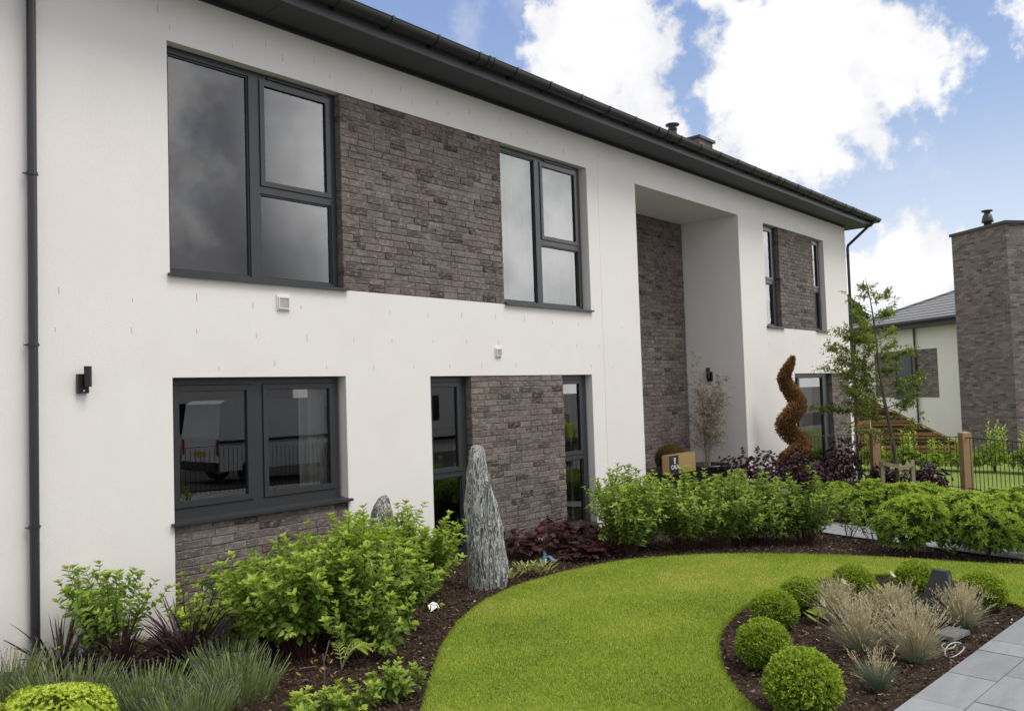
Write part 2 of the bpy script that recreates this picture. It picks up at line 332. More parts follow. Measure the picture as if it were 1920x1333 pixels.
def turf_far():
    m = bpy.data.materials.new('far_turf'); m.use_nodes = True; t = m.node_tree; p = t.nodes['Principled BSDF']; p.inputs['Roughness'].default_value = .9; p.inputs['Specular IOR Level'].default_value = .1
    o = N(t, 'ShaderNodeTexCoord').outputs['Object']; f = mth(t, 'MULTIPLY', mth(t, 'ADD', noise(t, o, 1.5, 5, .6), noise(t, o, 60, 3, .6)), .5)
    t.links.new(ramp(t, f, [(.3, (.13, .18, .04)), (.5, (.18, .235, .055)), (.7, (.24, .29, .08))]), p.inputs['Base Color']); return m
M_far = turf_far()
M_ground = soilmat('gravelly_ground', [(0, (.16, .15, .14)), (.5, (.22, .21, .195)), (1, (.29, .28, .26))], 40, .4)
sheet('ground', [(-300, -300), (400, -300), (400, 400), (-300, 400)], -.06, M_ground, 4)
sheet('far_lawn', [(20.2, -.4), (18.95, -.86), (18.55, -2.8), (17.4, -4.05), (16.2, -5.4), (15.2, -6.4), (30, -9), (60, -9), (60, 20), (20.5, 20)], -.008, M_far, 4)
GA = R_(-4.7)                                   # the paving runs a little off the house
def pvx(s, t): return (5.26 + s * math.cos(GA) - t * math.sin(GA), -5.39 + s * math.sin(GA) + t * math.cos(GA))
bed = [(-1.5, .3), (-1.5, -5.0), pvx(-4, -.02), pvx(8, -.02), (14.2, -6.1), (15.5, -5.6), (17.4, -4.05), (18.55, -2.8), (18.95, -.9), (20.2, -.45), (20.2, .3)]
sheet('garden_bed', bed, .0, M_mulch, .25, rough=.02)
outer = [(2.55, -4.6), (2.75, -3.9), (3.56, -3.09), (4.01, -2.69), (4.52, -2.27), (5.14, -1.86), (5.81, -1.58), (6.54, -1.47), (7.38, -1.55), (8.05, -1.79), (8.78, -2.27), (9.37, -2.97), (9.79, -3.85), (9.99, -4.62), (10.2, -5.17), (10.3, -5.78)]
isl = [(8.02, -5.60), (8.35, -5.33), (8.80, -4.98), (8.95, -4.62), (8.83, -4.2), (8.35, -3.86), (7.72, -3.68), (6.88, -3.64), (6.18, -3.77), (5.60, -4.01), (5.05, -4.38), (4.72, -4.70), (4.48, -5.05), (4.42, -5.31)]
lawn_poly = [tuple(p) for p in catmull(outer, 5)] + [tuple(p) for p in catmull(isl, 5)] + [(2.6, -5.16)]
sheet('lawn', lawn_poly, .035, M_turf, .5, skirt=.07)
# slate paving
def slatemat():
    m = bpy.data.materials.new('slate'); m.use_nodes = True; t = m.node_tree; p = t.nodes['Principled BSDF']; p.inputs['Roughness'].default_value = .62
    a = N(t, 'ShaderNodeAttribute', attribute_name='c'); o = N(t, 'ShaderNodeTexCoord').outputs['Object']
    mp = N(t, 'ShaderNodeMapping'); mp.inputs['Scale'].default_value = (1, 3, 1); mp.inputs['Rotation'].default_value = (0, 0, .5); t.links.new(o, mp.inputs[0])
    n1 = noise(t, mp.outputs[0], 2.2, 8, .65, .8); n2 = noise(t, o, 25, 5, .6)
    c = ramp(t, a.outputs['Fac'], [(0, (.218, .226, .240)), (1, (.275, .282, .295))])
    c = mixc(t, mapr(t, n1, .25, .75, .8, 1.2, 'LINEAR'), (0, 0, 0), c); c.node.clamp_factor = False
    c = mixc(t, mapr(t, n2, .3, .8, 0, .25), c, (.33, .32, .31))
    c = mixc(t, mapr(t, noise(t, mp.outputs[0], 1.4, 6, .7, 1.5), .62, .8, 0, .4), c, (.36, .30, .25)); c = mixc(t, mapr(t, noise(t, o, 5, 6, .65), .5, .75, 0, .35), c, (.16, .155, .15))
    t.links.new(c, p.inputs['Base Color'])
    b = N(t, 'ShaderNodeBump'); b.inputs['Strength'].default_value = .5; b.inputs['Distance'].default_value = .006; t.links.new(n1, b.inputs['Height']); t.links.new(b.outputs[0], p.inputs['Normal'])
    return m
M_slate = slatemat()
a = Acc(); t0 = 0; rows = [.30, .60, .45, .30, .60, .45, .6, .3, .6]
for ri, rw in enumerate(rows):
    s0 = -7 - rng.random() * .5
    while s0 < 12:
        L = float(rng.choice([.3, .6, .6, .9])); g = .004
        p4 = [pvx(s0 + g, -t0 - rw + g), pvx(s0 + L - g, -t0 - rw + g), pvx(s0 + L - g, -t0 - g), pvx(s0 + g, -t0 - g)]
        z0 = [float(gz(p[0])) for p in p4]; cc = rng.random(); dz = rng.normal(0, .0012)
        V = [(p[0], p[1], z - .03) for p, z in zip(p4, z0)] + [(p[0], p[1], z + .035 + dz) for p, z in zip(p4, z0)]
        a.add(V, [[4, 5, 6, 7], [0, 1, 5, 4], [1, 2, 6, 5], [2, 3, 7, 6], [3, 0, 4, 7]], cc); s0 += L
    t0 += rw
setting(part('paving', a, M_slate))
M_grout = mat('grout', (.12, .12, .12), .95, var=.3, vscale=20)
sheet('paving_joint', [pvx(-7.2, -.01), pvx(12.2, -.01), pvx(12.2, -4.3), pvx(-7.2, -4.3)], .026, M_grout, .5)
# garden path of the same slate
nearp = [(12.25, 1.2), (12.2, -.3), (11.78, -1.71), (11.25, -2.77), (11.0, -3.7), (10.62, -5.0), (10.5, -5.85)]
farp = [(13.5, 1.2), (13.3, -.3), (12.65, -1.9), (12.15, -3.0), (11.9, -4.0), (11.6, -5.0), (11.55, -5.95)]
cn = catmull(nearp, 6); cf = catmull(farp, 6); a = Acc()
sheet('path_joint', [tuple(p) for p in cn] + [tuple(p) for p in cf[::-1]], .024, M_grout, .5)
for i in range(0, len(cn) - 1):
    cuts = [0, .5, 1] if i % 2 else [0, .33, 1]
    for k in range(2):
        e = .006
        def Q(u, vv): 
            A_ = cn[i] * (1 - vv) + cn[i + 1] * vv; B_ = cf[i] * (1 - vv) + cf[i + 1] * vv; return A_ * (1 - u) + B_ * u
        p4 = [Q(cuts[k] + e, .01), Q(cuts[k + 1] - e, .01), Q(cuts[k + 1] - e, .99), Q(cuts[k] + e, .99)]
        V = [(p[0], p[1], float(gz(p[0])) + .036) for p in p4]; a.add(V, [[0, 1, 2, 3]], rng.random())
setting(part('garden_path', a, M_slate))
# ------------------------------------------------------------------ HOUSE
house = thing('house', 'two storey white rendered house with grey brick panels and anthracite windows, nearest and largest', 'house')
HX0, HX1, ZT = -3.0, 20.32, 5.69
ops = [(3.48, 9.77, 3.09, 5.19), (3.49, 5.36, -.7, 2.19), (6.56, 9.73, -.7, 2.18), (11.06, 14.62, -.7, 5.18), (15.72, 18.90, 3.09, 5.18), (16.95, 20.14, -.7, 2.16)]
def wall_skin(acc, y, ops, xs0, xs1, z0, z1, flip=False, extra=()):
    xs = sorted({xs0, xs1, *[v for o in ops for v in o[:2]]}); zs = sorted({z0, z1, *[v for o in ops for v in o[2:]]})
    xi = {v: i for i, v in enumerate(xs)}; V = [(x, y, z) for z in zs for x in xs]; F = []; nx = len(xs)
    for j in range(len(zs) - 1):
        for i in range(nx - 1):
            cx, cz = (xs[i] + xs[i + 1]) / 2, (zs[j] + zs[j + 1]) / 2
            if any(o[0] < cx < o[1] and o[2] < cz < o[3] for o in ops): continue
            q = [j * nx + i, j * nx + i + 1, (j + 1) * nx + i + 1, (j + 1) * nx + i]
            F.append(q[::-1] if flip else q)
    acc.add(V, F)
a = Acc()
wall_skin(a, 0, ops, HX0, HX1, -.7, ZT)
wall_skin(a, .30, ops[:3] + ops[4:] + [ops[3]], HX0 + .3, HX1 - .3, -.7, ZT, True)
for k, (x0, x1, z0, z1) in enumerate(ops):
    dp = .30 if k != 3 else 1.30
    a.add([(x0, 0, z0), (x0, dp, z0), (x0, dp, z1), (x0, 0, z1)], [[0, 1, 2, 3]])
    a.add([(x1, 0, z0), (x1, 0, z1), (x1, dp, z1), (x1, dp, z0)], [[0, 1, 2, 3]])
    a.add([(x0, 0, z1), (x0, dp, z1), (x1, dp, z1), (x1, 0, z1)], [[0, 1, 2, 3]])
    if z0 > 0: a.add([(x0, 0, z0), (x1, 0, z0), (x1, dp, z0), (x0, dp, z0)], [[0, 1, 2, 3]])
a.add([(HX1, 0, -.7), (HX1, 9, -.7), (HX1, 9, ZT), (HX1, 0, ZT)], [[0, 1, 2, 3]])
a.add([(HX0, 0, -.7), (HX0, 0, ZT), (HX0, 9, ZT), (HX0, 9, -.7)], [[0, 1, 2, 3]])
a.add([(HX0, 9, -.7), (HX0, 9, ZT), (HX1, 9, ZT), (HX1, 9, -.7)], [[0, 1, 2, 3]])
part('wall', a, M_render, house)
# movement joints and the small rusty fixing marks of the render
a = Acc()
for x, z0, z1 in ((11.03, 5.19, 5.69), (10.05, -.3, 5.69)):
    a.box(x - .004, x + .004, -.003, .004, z0, z1)
part('movement_joint', a, M_white, house)
stain0 = None
for z, x0, x1 in ((5.43, 3.2, 10.5), (5.30, 3.5, 9.8), (2.86, 1.2, 10.8), (2.56, 1.2, 10.8), (2.27, 3.4, 10.6), (5.36, 15.0, 19.6), (2.75, 15.1, 19.6)):
    x = x0 + rng.random() * .2
    while x < x1:
        if rng.random() < .85:
            if stain0 is None:
                a = Acc(); a.box(0, .0045, -.002, .002, 0, .05); so_ = stain0 = part('fixing_stain', a, M_stain, house)
            else:
                so_ = stain0.copy(); sc.collection.objects.link(so_); so_.parent = house
            so_.location = (x, 0, z + rng.normal(0, .012)); so_.scale = (rng.uniform(.6, 1.1), 1, rng.uniform(.6, 1.5))
        x += .57 + rng.normal(0, .03)
# bricks modelled one by one inside each panel
def bricks(acc, mor, x0, x1, z0, z1, yf, depth=.10, seed=0, back=True):
    g = np.random.default_rng(seed); ch, bl = .075, .225; nrow = int(round((z1 - z0) / ch)); ch = (z1 - z0) / nrow
    for r in range(nrow):
        off = (r % 2) * .5 * bl + g.normal(0, .012) + (g.integers(0, 3) * .056 if r % 3 == 0 else 0)
        x = x0 - off
        while x < x1:
            L = bl if g.random() < .93 else bl * .5
            a0, a1 = max(x, x0) + .0028, min(x + L, x1) - .0028
            if a1 - a0 > .02:
                cc = np.clip(g.normal(.47, .15), .14, .95)
                if g.random() < .06: cc = g.uniform(.02, .15)
                if a0 < x0 + .01: a0 = x0
                if a1 > x1 - .01: a1 = x1
                zz = z0 + r * ch; yy = yf + g.normal(0, .0022); d = yf + depth
                e = g.normal(0, .0013, (8,)); n = 4
                xs = np.linspace(a0, a1, n); V = []
                for zi in (0, 1):
                    for i in range(n): V.append((xs[i], yy + g.normal(0, .0014), zz + (.004 if zi == 0 else ch - .004) + g.normal(0, .0016)))
                c0 = .005
                V2 = [(v[0] + (c0 if i % n == 0 else -c0 if i % n == n - 1 else 0), v[1] - .003, v[2] + (c0 if i < n else -c0)) for i, v in enumerate(V)]
                Vb = [(a0, d, zz + .004), (a1, d, zz + .004), (a1, d, zz + ch - .004), (a0, d, zz + ch - .004)]
                A_ = [list(v) for v in V]
                for v in A_: v[1] += .003
                allV = A_ + V2 + Vb
                F = [[8 + i, 9 + i, 13 + i, 12 + i] for i in range(3)]
                F += [[i, i + 1, 9 + i, 8 + i] for i in range(3)] + [[12 + i, 13 + i, 5 + i, 4 + i] for i in range(3)]
                F += [[0, 8, 12, 4], [3, 7, 15, 11]]
                F += [[16, 0, 4, 19], [3, 17, 18, 7]]
                acc.add(allV, F, cc)
            x += L
    if mor is not None: mor.box(x0 + .004, x1 - .004, yf + .0045, yf + depth, z0 + .001, z1 - .002)
def panel(x0, x1, z0, z1, yf=.012, depth=.27, seed=0, label=None):
    b, m_ = Acc(), Acc(); bricks(b, m_, x0, x1, z0, z1, yf, depth, seed)
    p = part('brick_panel', b, M_brick, house, label=label); part('mortar', m_, M_mortar, p)
panel(5.37, 7.90, 3.095, 5.188, seed=1); panel(3.492, 5.358, -.6, .90, seed=2); panel(7.24, 9.06, -.6, 2.178, seed=3)
panel(16.46, 18.27, 3.095, 5.178, seed=4); panel(19.06, 20.135, -.6, 2.158, seed=5); panel(11.062, 14.595, -.6, 5.175, 1.20, .09, seed=6)
# windows
def window(x0, x1, z0, z1, cols, sill=None, y=.10, label=None):
    fr = Acc(); gk = Acc(); gl = Acc(); ssh = Acc(); yb = y + .07
    xs = [x0]; 
    for (xa, xb, rs) in cols: xs += [xa, xb]
    xs.append(x1)
    for i in range(0, len(xs), 2): fr.box(xs[i], xs[i + 1], y, yb, z0, z1)
    for (xa, xb, rs) in cols:
        zs = [z0]
        for (za, zb, k) in rs: zs += [za, zb]
        zs.append(z1)
        for i in range(0, len(zs), 2): fr.box(xa, xb, y + .001, yb, zs[i], zs[i + 1])
        for (za, zb, k) in rs:
            if k == 'sash':
                t_ = .05; g = .006; X0, X1, Z0, Z1 = xa + g, xb - g, za + g, zb - g
                for bx in ((X0, X0 + t_, Z0, Z1), (X1 - t_, X1, Z0, Z1)): ssh.box(bx[0], bx[1], y - .012, yb - .01, bx[2], bx[3])
                for bx in ((X0 + t_, X1 - t_, Z0, Z0 + t_), (X0 + t_, X1 - t_, Z1 - t_, Z1)): ssh.box(bx[0], bx[1], y - .0118, yb - .01, bx[2], bx[3])
                gk.box(xa, xb, y + .03, yb - .012, za, za + g); gk.box(xa, xb, y + .03, yb - .012, zb - g, zb)
                X0 += t_; X1 -= t_; Z0 += t_; Z1 -= t_; gy = y + .01
            else:
                X0, X1, Z0, Z1 = xa, xb, za, zb; gy = y + .03
                b_ = .016
                for bx in ((X0, X0 + b_, Z0, Z1), (X1 - b_, X1, Z0, Z1)): fr.box(bx[0], bx[1], y + .016, y + .05, bx[2], bx[3])
                for bx in ((X0 + b_, X1 - b_, Z0, Z0 + b_), (X0 + b_, X1 - b_, Z1 - b_, Z1)): fr.box(bx[0], bx[1], y + .0162, y + .05, bx[2], bx[3])
                X0 += b_; X1 -= b_; Z0 += b_; Z1 -= b_
            e = .005
            for bx in ((X0, X0 + e, Z0, Z1), (X1 - e, X1, Z0, Z1), (X0 + e, X1 - e, Z0, Z0 + e), (X0 + e, X1 - e, Z1 - e, Z1)): gk.box(bx[0], bx[1], gy - .002, gy + .012, bx[2], bx[3])
            gl.add([(X0, gy + .004, Z0), (X1, gy + .004, Z0), (X1, gy + .004, Z1), (X0, gy + .004, Z1)], [[0, 1, 2, 3]])
    wdo = part('window', fr, M_anth, house, label=label)
    if ssh.n: part('sash', ssh, M_anth, wdo)
    part('glass', gl, M_glass, wdo); part('gasket', gk, M_gasket, wdo)
    if sill:
        s = Acc(); sx0, sx1, zz = sill
        V = [(sx0, -.045, zz - .028), (sx1, -.045, zz - .028), (sx1, -.045, zz - .004), (sx0, -.045, zz - .004), (sx0, y + .02, zz - .02), (sx1, y + .02, zz - .02), (sx1, y + .02, zz + .012), (sx0, y + .02, zz + .012)]
        s.add(V, [[0, 1, 2, 3], [3, 2, 6, 7], [0, 3, 7, 4], [1, 5, 6, 2], [0, 4, 5, 1]]); part('sill', s, M_anth, wdo)
    return wdo
window(3.484, 5.368, 3.10, 5.186, [(3.53, 4.345, [(3.155, 5.125, 'fix')]), (4.455, 5.30, [(3.155, 3.99, 'fix'), (4.06, 5.125, 'sash')])], (3.46, 5.40, 3.11))
window(7.902, 9.715, 3.10, 5.186, [(7.945, 8.69, [(3.155, 5.125, 'fix')]), (8.80, 9.64, [(3.155, 3.97, 'fix'), (4.04, 5.125, 'sash')])], (7.89, 9.79, 3.11))
window(3.494, 5.325, .925, 2.186, [(3.535, 4.32, [(1.03, 2.125, 'sash')]), (4.43, 5.27, [(1.03, 2.125, 'sash')])], (3.46, 5.39, .925))
window(6.564, 7.236, .03, 2.178, [(6.605, 7.13, [(.10, .98, 'fix'), (1.04, 2.11, 'sash')])])
window(9.064, 9.70, .03, 2.178, [(9.10, 9.59, [(.10, .99, 'fix'), (1.05, 2.11, 'sash')])], (9.05, 9.73, .07))
window(15.724, 16.456, 3.10, 5.176, [(15.77, 16.29, [(3.155, 4.0, 'fix'), (4.07, 5.12, 'sash')])], (15.69, 16.52, 3.11))
window(18.274, 18.86, 3.10, 5.176, [(18.31, 18.76, [(3.155, 4.0, 'fix'), (4.07, 5.12, 'sash')])], (18.25, 18.94, 3.11))
window(16.954, 19.056, -.25, 2.156, [(17.02, 17.32, [(-.18, 2.08, 'fix')]), (17.42, 18.72, [(-.18, 2.08, 'fix')])])
# trickle vents
for x0, x1, z in ((4.55, 5.22, 5.145), (8.9, 9.55, 5.145)): a = Acc(); a.box(x0, x1, .082, .10, z, z + .022); part('trickle_vent', a, M_blk, house)
# rooms behind the glass
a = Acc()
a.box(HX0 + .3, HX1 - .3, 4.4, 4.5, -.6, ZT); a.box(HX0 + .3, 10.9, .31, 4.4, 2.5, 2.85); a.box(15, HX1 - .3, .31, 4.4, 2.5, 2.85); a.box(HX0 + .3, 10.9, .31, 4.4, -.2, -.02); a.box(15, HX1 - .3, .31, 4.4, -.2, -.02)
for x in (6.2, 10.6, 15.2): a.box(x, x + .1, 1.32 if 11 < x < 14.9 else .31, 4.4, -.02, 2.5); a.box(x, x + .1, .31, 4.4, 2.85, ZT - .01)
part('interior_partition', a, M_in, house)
# eaves
OV = .50; EX = HX1 + OV
a = Acc(); a.box(HX0 - OV, EX - .022, -OV + .022, 9.5, 5.692, 5.705); a.box(HX0, HX1 + .012, -.02, -.001, 5.655, 5.690)
part('soffit', a, M_anth2, house)
for x in np.arange(-1.6, 20.5, 3.0): a = Acc(); a.box(x, x + .004, -OV + .03, -.022, 5.6895, 5.694); part('soffit_joint', a, M_gasket, house)
a = Acc(); a.box(HX0 - OV, EX, -OV, -OV + .02, 5.675, 5.90); a.box(EX - .02, EX, -OV + .02, 9.5, 5.675, 5.90)
part('fascia', a, M_fas, house)
def gutter(acc, p0, p1, r=.085, n=14):
    p0, p1 = np.array(p0, float), np.array(p1, float); d = (p1 - p0) / np.linalg.norm(p1 - p0); s = np.cross(d, (0, 0, 1.)); th = np.linspace(-np.pi / 2 - .0, np.pi / 2, n)
    out = [(s * math.sin(t) + np.array([0, 0, -math.cos(t)])) for t in th]
    for rr, fl in ((r, 0), (r - .004, 1)):
        V = [p + o * rr for p in (p0, p1) for o in out]; acc.add(V, [[i, i + 1, n + i + 1, n + i] for i in range(n - 1)])
    acc.add([p0 + o * r for o in out] + [p1 + o * r for o in out], [list(range(n))] if False else [[0, 1, n + 1, n]])
GZ, GY = 5.845, -OV - .098
a = Acc(); gutter(a, (HX0 - OV, GY, GZ), (EX + .1, GY, GZ)); gutter(a, (EX + .075, GY, GZ), (EX + .075, 9.5, GZ))
# rolled lip and end caps
a.tube([(HX0 - OV, GY - .085, GZ), (EX + .1, GY - .085, GZ)], .007, 6)
th = np.linspace(0, np.pi, 9)
a.add([(EX + .1, GY - .085 * math.cos(t), GZ - .085 * math.sin(t)) for t in th], [list(range(9))])
gut = part('gutter', a, M_gut, house, smooth=False)
def arc_band(acc, x, wd, r, y=GY, z=GZ):
    th = np.linspace(-.15, np.pi + .15, 12); V = [(xx, y - r * math.cos(t), z - r * math.sin(t)) for xx in (x - wd / 2, x + wd / 2) for t in th]
    V2 = [(xx, y - (r - .006) * math.cos(t), z - (r - .006) * math.sin(t)) for xx in (x - wd / 2, x + wd / 2) for t in th]
    n = 12; acc.add(V, [[i, i + 1, n + i + 1, n + i] for i in range(n - 1)]); acc.add(V + V2, [[i, i + 1, 2 * n + i + 1, 2 * n + i] for i in range(n - 1)] + [[n + i, n + i + 1, 3 * n + i + 1, 3 * n + i] for i in range(n - 1)])
for k, x in enumerate(np.arange(-2.9, 20.9, .65)):
    b = Acc(); arc_band(b, x, .028, .095); b.box(x - .02, x + .02, -OV - .03, -OV - .002, GZ - .09, GZ + .0); part('gutter_bracket', b, M_gut, gut)
for x in (-.2, 3.8, 7.05, 11.05, 15.05, 19.0):
    b = Acc(); arc_band(b, x, .12, .091); arc_band(b, x - .04, .014, .097); arc_band(b, x + .04, .014, .097); part('gutter_joint', b, M_gut, gut)
# roof: hipped, tiled
a = Acc(); RX0, RX1, RY0, RY1, ez = HX0 - OV, EX + .04, -OV - .04, 9.54, 5.868; rid = ez + (RY1 - RY0) / 2 * math.tan(R_(21)); hw = (RY1 - RY0) / 2
V = [(RX0, RY0, ez), (RX1, RY0, ez), (RX1, RY1, ez), (RX0, RY1, ez), (RX0 + hw, RY0 + hw, rid), (RX1 - hw, RY0 + hw, rid)]
a.add(V, [[0, 1, 5, 4], [2, 3, 4, 5]]); a.add(V, [[1, 2, 5], [3, 0, 4]]); a.add([(v[0], v[1], v[2] - .02) for v in V[:4]], [[3, 2, 1, 0]])
for (p, q) in ((0, 1), (1, 2)): a.add([V[p], V[q], (V[q][0], V[q][1], ez - .02), (V[p][0], V[p][1], ez - .02)], [[3, 2, 1, 0]])
def tilemat():
    m = bpy.data.materials.new('roof_tile'); m.use_nodes = True; t = m.node_tree; p = t.nodes['Principled BSDF']; p.inputs['Roughness'].default_value = .75
    o = N(t, 'ShaderNodeTexCoord').outputs['Object']; sp = N(t, 'ShaderNodeSeparateXYZ'); t.links.new(o, sp.inputs[0])
    f = mth(t, 'FRACT', mth(t, 'DIVIDE', sp.outputs['Z'], .135)); ln = mapr(t, f, .10, .34)
    c = mixc(t, ln, (.022, .022, .024), mixc(t, noise(t, o, 3, 5, .6), (.20, .20, .21), (.27, .27, .275)))
    t.links.new(c, p.inputs['Base Color']); b = N(t, 'ShaderNodeBump'); b.inputs['Strength'].default_value = 1; b.inputs['Distance'].default_value = .03; t.links.new(f, b.inputs['Height']); t.links.new(b.outputs[0], p.inputs['Normal']); return m
M_tile = tilemat(); roof = part('roof', a, M_tile, house)
# shader brick for distant brickwork (object space, any vertical face)
def farbrick():
    m = bpy.data.materials.new('far_brick'); m.use_nodes = True; t = m.node_tree; p = t.nodes['Principled BSDF']; p.inputs['Roughness'].default_value = .92
    o = N(t, 'ShaderNodeTexCoord').outputs['Object']; sp = N(t, 'ShaderNodeSeparateXYZ'); t.links.new(o, sp.inputs[0])
    cb = N(t, 'ShaderNodeCombineXYZ'); t.links.new(mth(t, 'ADD', sp.outputs[0], sp.outputs[1]), cb.inputs[0]); t.links.new(sp.outputs[2], cb.inputs[1])
    b = N(t, 'ShaderNodeTexBrick'); t.links.new(cb.outputs[0], b.inputs[0]); b.inputs['Scale'].default_value = 1; b.inputs['Brick Width'].default_value = .225; b.inputs['Row Height'].default_value = .075
    b.inputs['Mortar Size'].default_value = .006; b.inputs['Mortar Smooth'].default_value = .3; b.offset = .5; b.squash = 1
    b.inputs['Color1'].default_value = (0, 0, 0, 1); b.inputs['Color2'].default_value = (1, 1, 1, 1); b.inputs['Mortar'].default_value = (.5, .5, .5, 1); b.inputs['Bias'].default_value = 0
    s = N(t, 'ShaderNodeSeparateColor'); t.links.new(b.outputs['Color'], s.inputs[0])
    c = ramp(t, s.outputs[0], [(0, (.065, .054, .055)), (.1, (.11, .089, .090)), (.4, (.142, .115, .115)), (.75, (.172, .140, .138)), (1, (.22, .185, .18))])
    n = noise(t, cb.outputs[0], 14, 6, .65); c = mixc(t, mapr(t, n, .3, .75, .7, 1.35, 'LINEAR'), (0, 0, 0), c); c.node.clamp_factor = False
    c = mixc(t, mth(t, 'MULTIPLY', b.outputs['Fac'], .75), c, (.17, .145, .14)); t.links.new(c, p.inputs['Base Color'])
    bp = N(t, 'ShaderNodeBump'); bp.inputs['Strength'].default_value = .7; bp.inputs['Distance'].default_value = .01; bp.invert = True
    t.links.new(b.outputs['Fac'], bp.inputs['Height']); t.links.new(bp.outputs[0], p.inputs['Normal']); return m
M_fbrick = farbrick()
a = Acc(); a.box(18.88, 19.60, 3, 3.9, 6.2, 8.24); ch = part('chimney', a, M_fbrick, roof)
a = Acc(); a.box(18.82, 19.66, 2.94, 3.96, 8.24, 8.31); part('chimney_cap', a, M_anth2, ch)
a = Acc(); a.lathe([(0, 8.36), (.17, 8.36), (.17, 8.33), (.10, 8.31), (.10, 8.26), (.115, 8.25), (.115, 8.22), (.10, 8.21), (.11, 8.12), (.15, 8.02), (.15, 7.98), (.11, 7.97), (.11, 6.7)], 16, cen=(17.75, 3.1, 0)); part('flue_terminal', a, M_anth, roof, True)
# downpipes
def downpipe(x, y, ztop, zbot, swan=True, clips=()):
    a = Acc(); a.tube([(x, y, zbot), (x, y, ztop)], .034, 16)
    if swan: a.tube([(x, y, ztop), (x, y - .02, ztop + .06), (x + .12 if x > 15 else x, GY + .1, GZ - .19), (x + .17 if x > 15 else x, GY, GZ - .12), (x + .17 if x > 15 else x, GY, GZ - .04)], .034, 14)
    d = part('downpipe', a, M_anth, house, True)
    for z in clips:
        b = Acc(); b.tube([(x, y, z - .012), (x, y, z + .012)], .040, 16); b.box(x - .012, x + .012, y + .03, .0 if y < 0 else y + .035, z - .01, z + .01) if y < 0 else None
        b.tube([(x - .062, y + .015, z), (x + .05, y + .015, z)], .007, 6); part('pipe_clip', b, M_anth, d)
downpipe(2.36, -.055, 5.35, -.3, True, (1.06, 2.45, 3.78))
downpipe(20.42, -.02, 5.18, -.6, True, (1.1, 3.1, 5.0))
# vents and lamps
for x, z, s in ((4.62, 2.91, .15), (7.73, 2.47, .12)):
    a = Acc(); h = s / 2
    a.box(x - h, x + h, -.012, .0, z - h, z + h); a.box(x - h * .8, x + h * .8, -.03, -.012, z + h * .62, z + h * .82); a.box(x - h * .8, x - h * .68, -.03, -.012, z - h * .8, z + h * .62); a.box(x + h * .68, x + h * .8, -.03, -.012, z - h * .8, z + h * .62); a.box(x - h * .68, x + h * .68, -.03, -.012, z - h * .8, z - h * .66)
    v = part('air_vent', a, M_white, house); b = Acc(); nn = 8 if s > .13 else 6
    for i in range(nn):
        zz = z - h * .6 + i * (h * 1.2 / nn); b.add([(x - h * .68, -.026, zz), (x + h * .68, -.026, zz), (x + h * .68, -.013, zz + h * .13), (x - h * .68, -.013, zz + h * .13)], [[0, 1, 2, 3]])
    part('louvre', b, M_white, v)
a = Acc(); a.box(2.69, 2.775, -.038, 0, 2.07, 2.225); a.tube([(2.755, -.068, 2.12), (2.755, -.068, 2.285)], .029, 20); lm = part('wall_lamp', a, M_blk, house)
a = Acc(); a.tube([(2.735, -.039, 2.09), (2.735, -.044, 2.09)], .007, 12); part('sensor', a, M_white, lm)
a = Acc(); a.box(14.575, 14.619, .66, .76, 2.05, 2.23); a.tube([(14.53, .71, 2.11), (14.53, .71, 2.31)], .036, 16); part('wall_lamp', a, M_blk, house)
# curtains and blinds seen through the glass
def curtain(x0, x1, z0, z1, y, label, amp=.03, wl=.11, name='curtain', cat='curtain'):
    n = int((x1 - x0) / .012); xs = np.linspace(x0, x1, n); ys = y + amp * np.sin(xs / wl * 2 * np.pi) + .01 * np.sin(xs * 37)
    V = [(x, yy, z) for z in (z0, z1) for x, yy in zip(xs, ys)]; a = Acc(); a.add(V, [[i, i + 1, n + i + 1, n + i] for i in range(n - 1)])
    o = part(name, a, M_curt, None, True); return tag(o, label, cat)
curtain(4.92, 5.36, -.02, 2.3, .25, 'pale curtain drawn to the right side of the wide ground floor window')
curtain(7.9, 10.2, 2.87, 5.5, .24, 'pale voile curtain, widened to brighten the upper window right of the big brick panel', .012, .09)  # some voile hangs here; carried full width to brighten the window
curtain(9.50, 9.85, -.02, 2.3, .42, 'pale curtain in the narrow ground floor window right of the brick')
curtain(17.4, 18.7, .88, 2.2, .34, 'white roller blind pulled most of the way down in the sliding door', .0, .2, 'roller_blind', 'blind')
curtain(15.6, 16.2, 2.87, 5.3, .40, 'pale blind behind the narrow upper window left of the small brick panel', .01, .2)
curtain(18.35, 18.9, 2.87, 5.3, .40, 'pale blind behind the narrow upper window nearest the house corner', .01, .2)
# ------------------------------------------------------------------ leaf and blade generators
def unit(v): return v / (np.linalg.norm(v, axis=-1, keepdims=True) + 1e-9)
TPL = {
 'ovate': (np.array([(0, 0, 0), (.32, .42, .10), (.70, .34, .02), (1, 0, -.14), (.70, -.34, .02), (.32, -.42, .10)]), [[0, 1, 2, 3], [0, 3, 4, 5]]),
 'small': (np.array([(0, 0, 0), (.5, .5, .12), (1, 0, 0), (.5, -.5, .12)]), [[0, 1, 2], [0, 2, 3]]),
 'quad': (np.array([(0, 0, 0), (.5, .5, .0), (1, 0, 0), (.5, -.5, .0)]), [[0, 1, 2, 3]]),
 'round': (np.array([(0, 0, 0), (.2, .36, .05), (.6, .5, .06), (1, 0, -.04), (.6, -.5, .06), (.2, -.36, .05)]), [[0, 1, 2, 3], [0, 3, 4, 5]]),
}
_lb = [(0, 0, 0)]
for k in range(13):
    t = -2.5 + 5.0 * k / 12; rr = .5 + (.12 if k % 2 == 0 else -.06); _lb.append((.5 - rr * math.cos(t + math.pi) , rr * math.sin(t) * 1.0, .06 * (k % 2)))
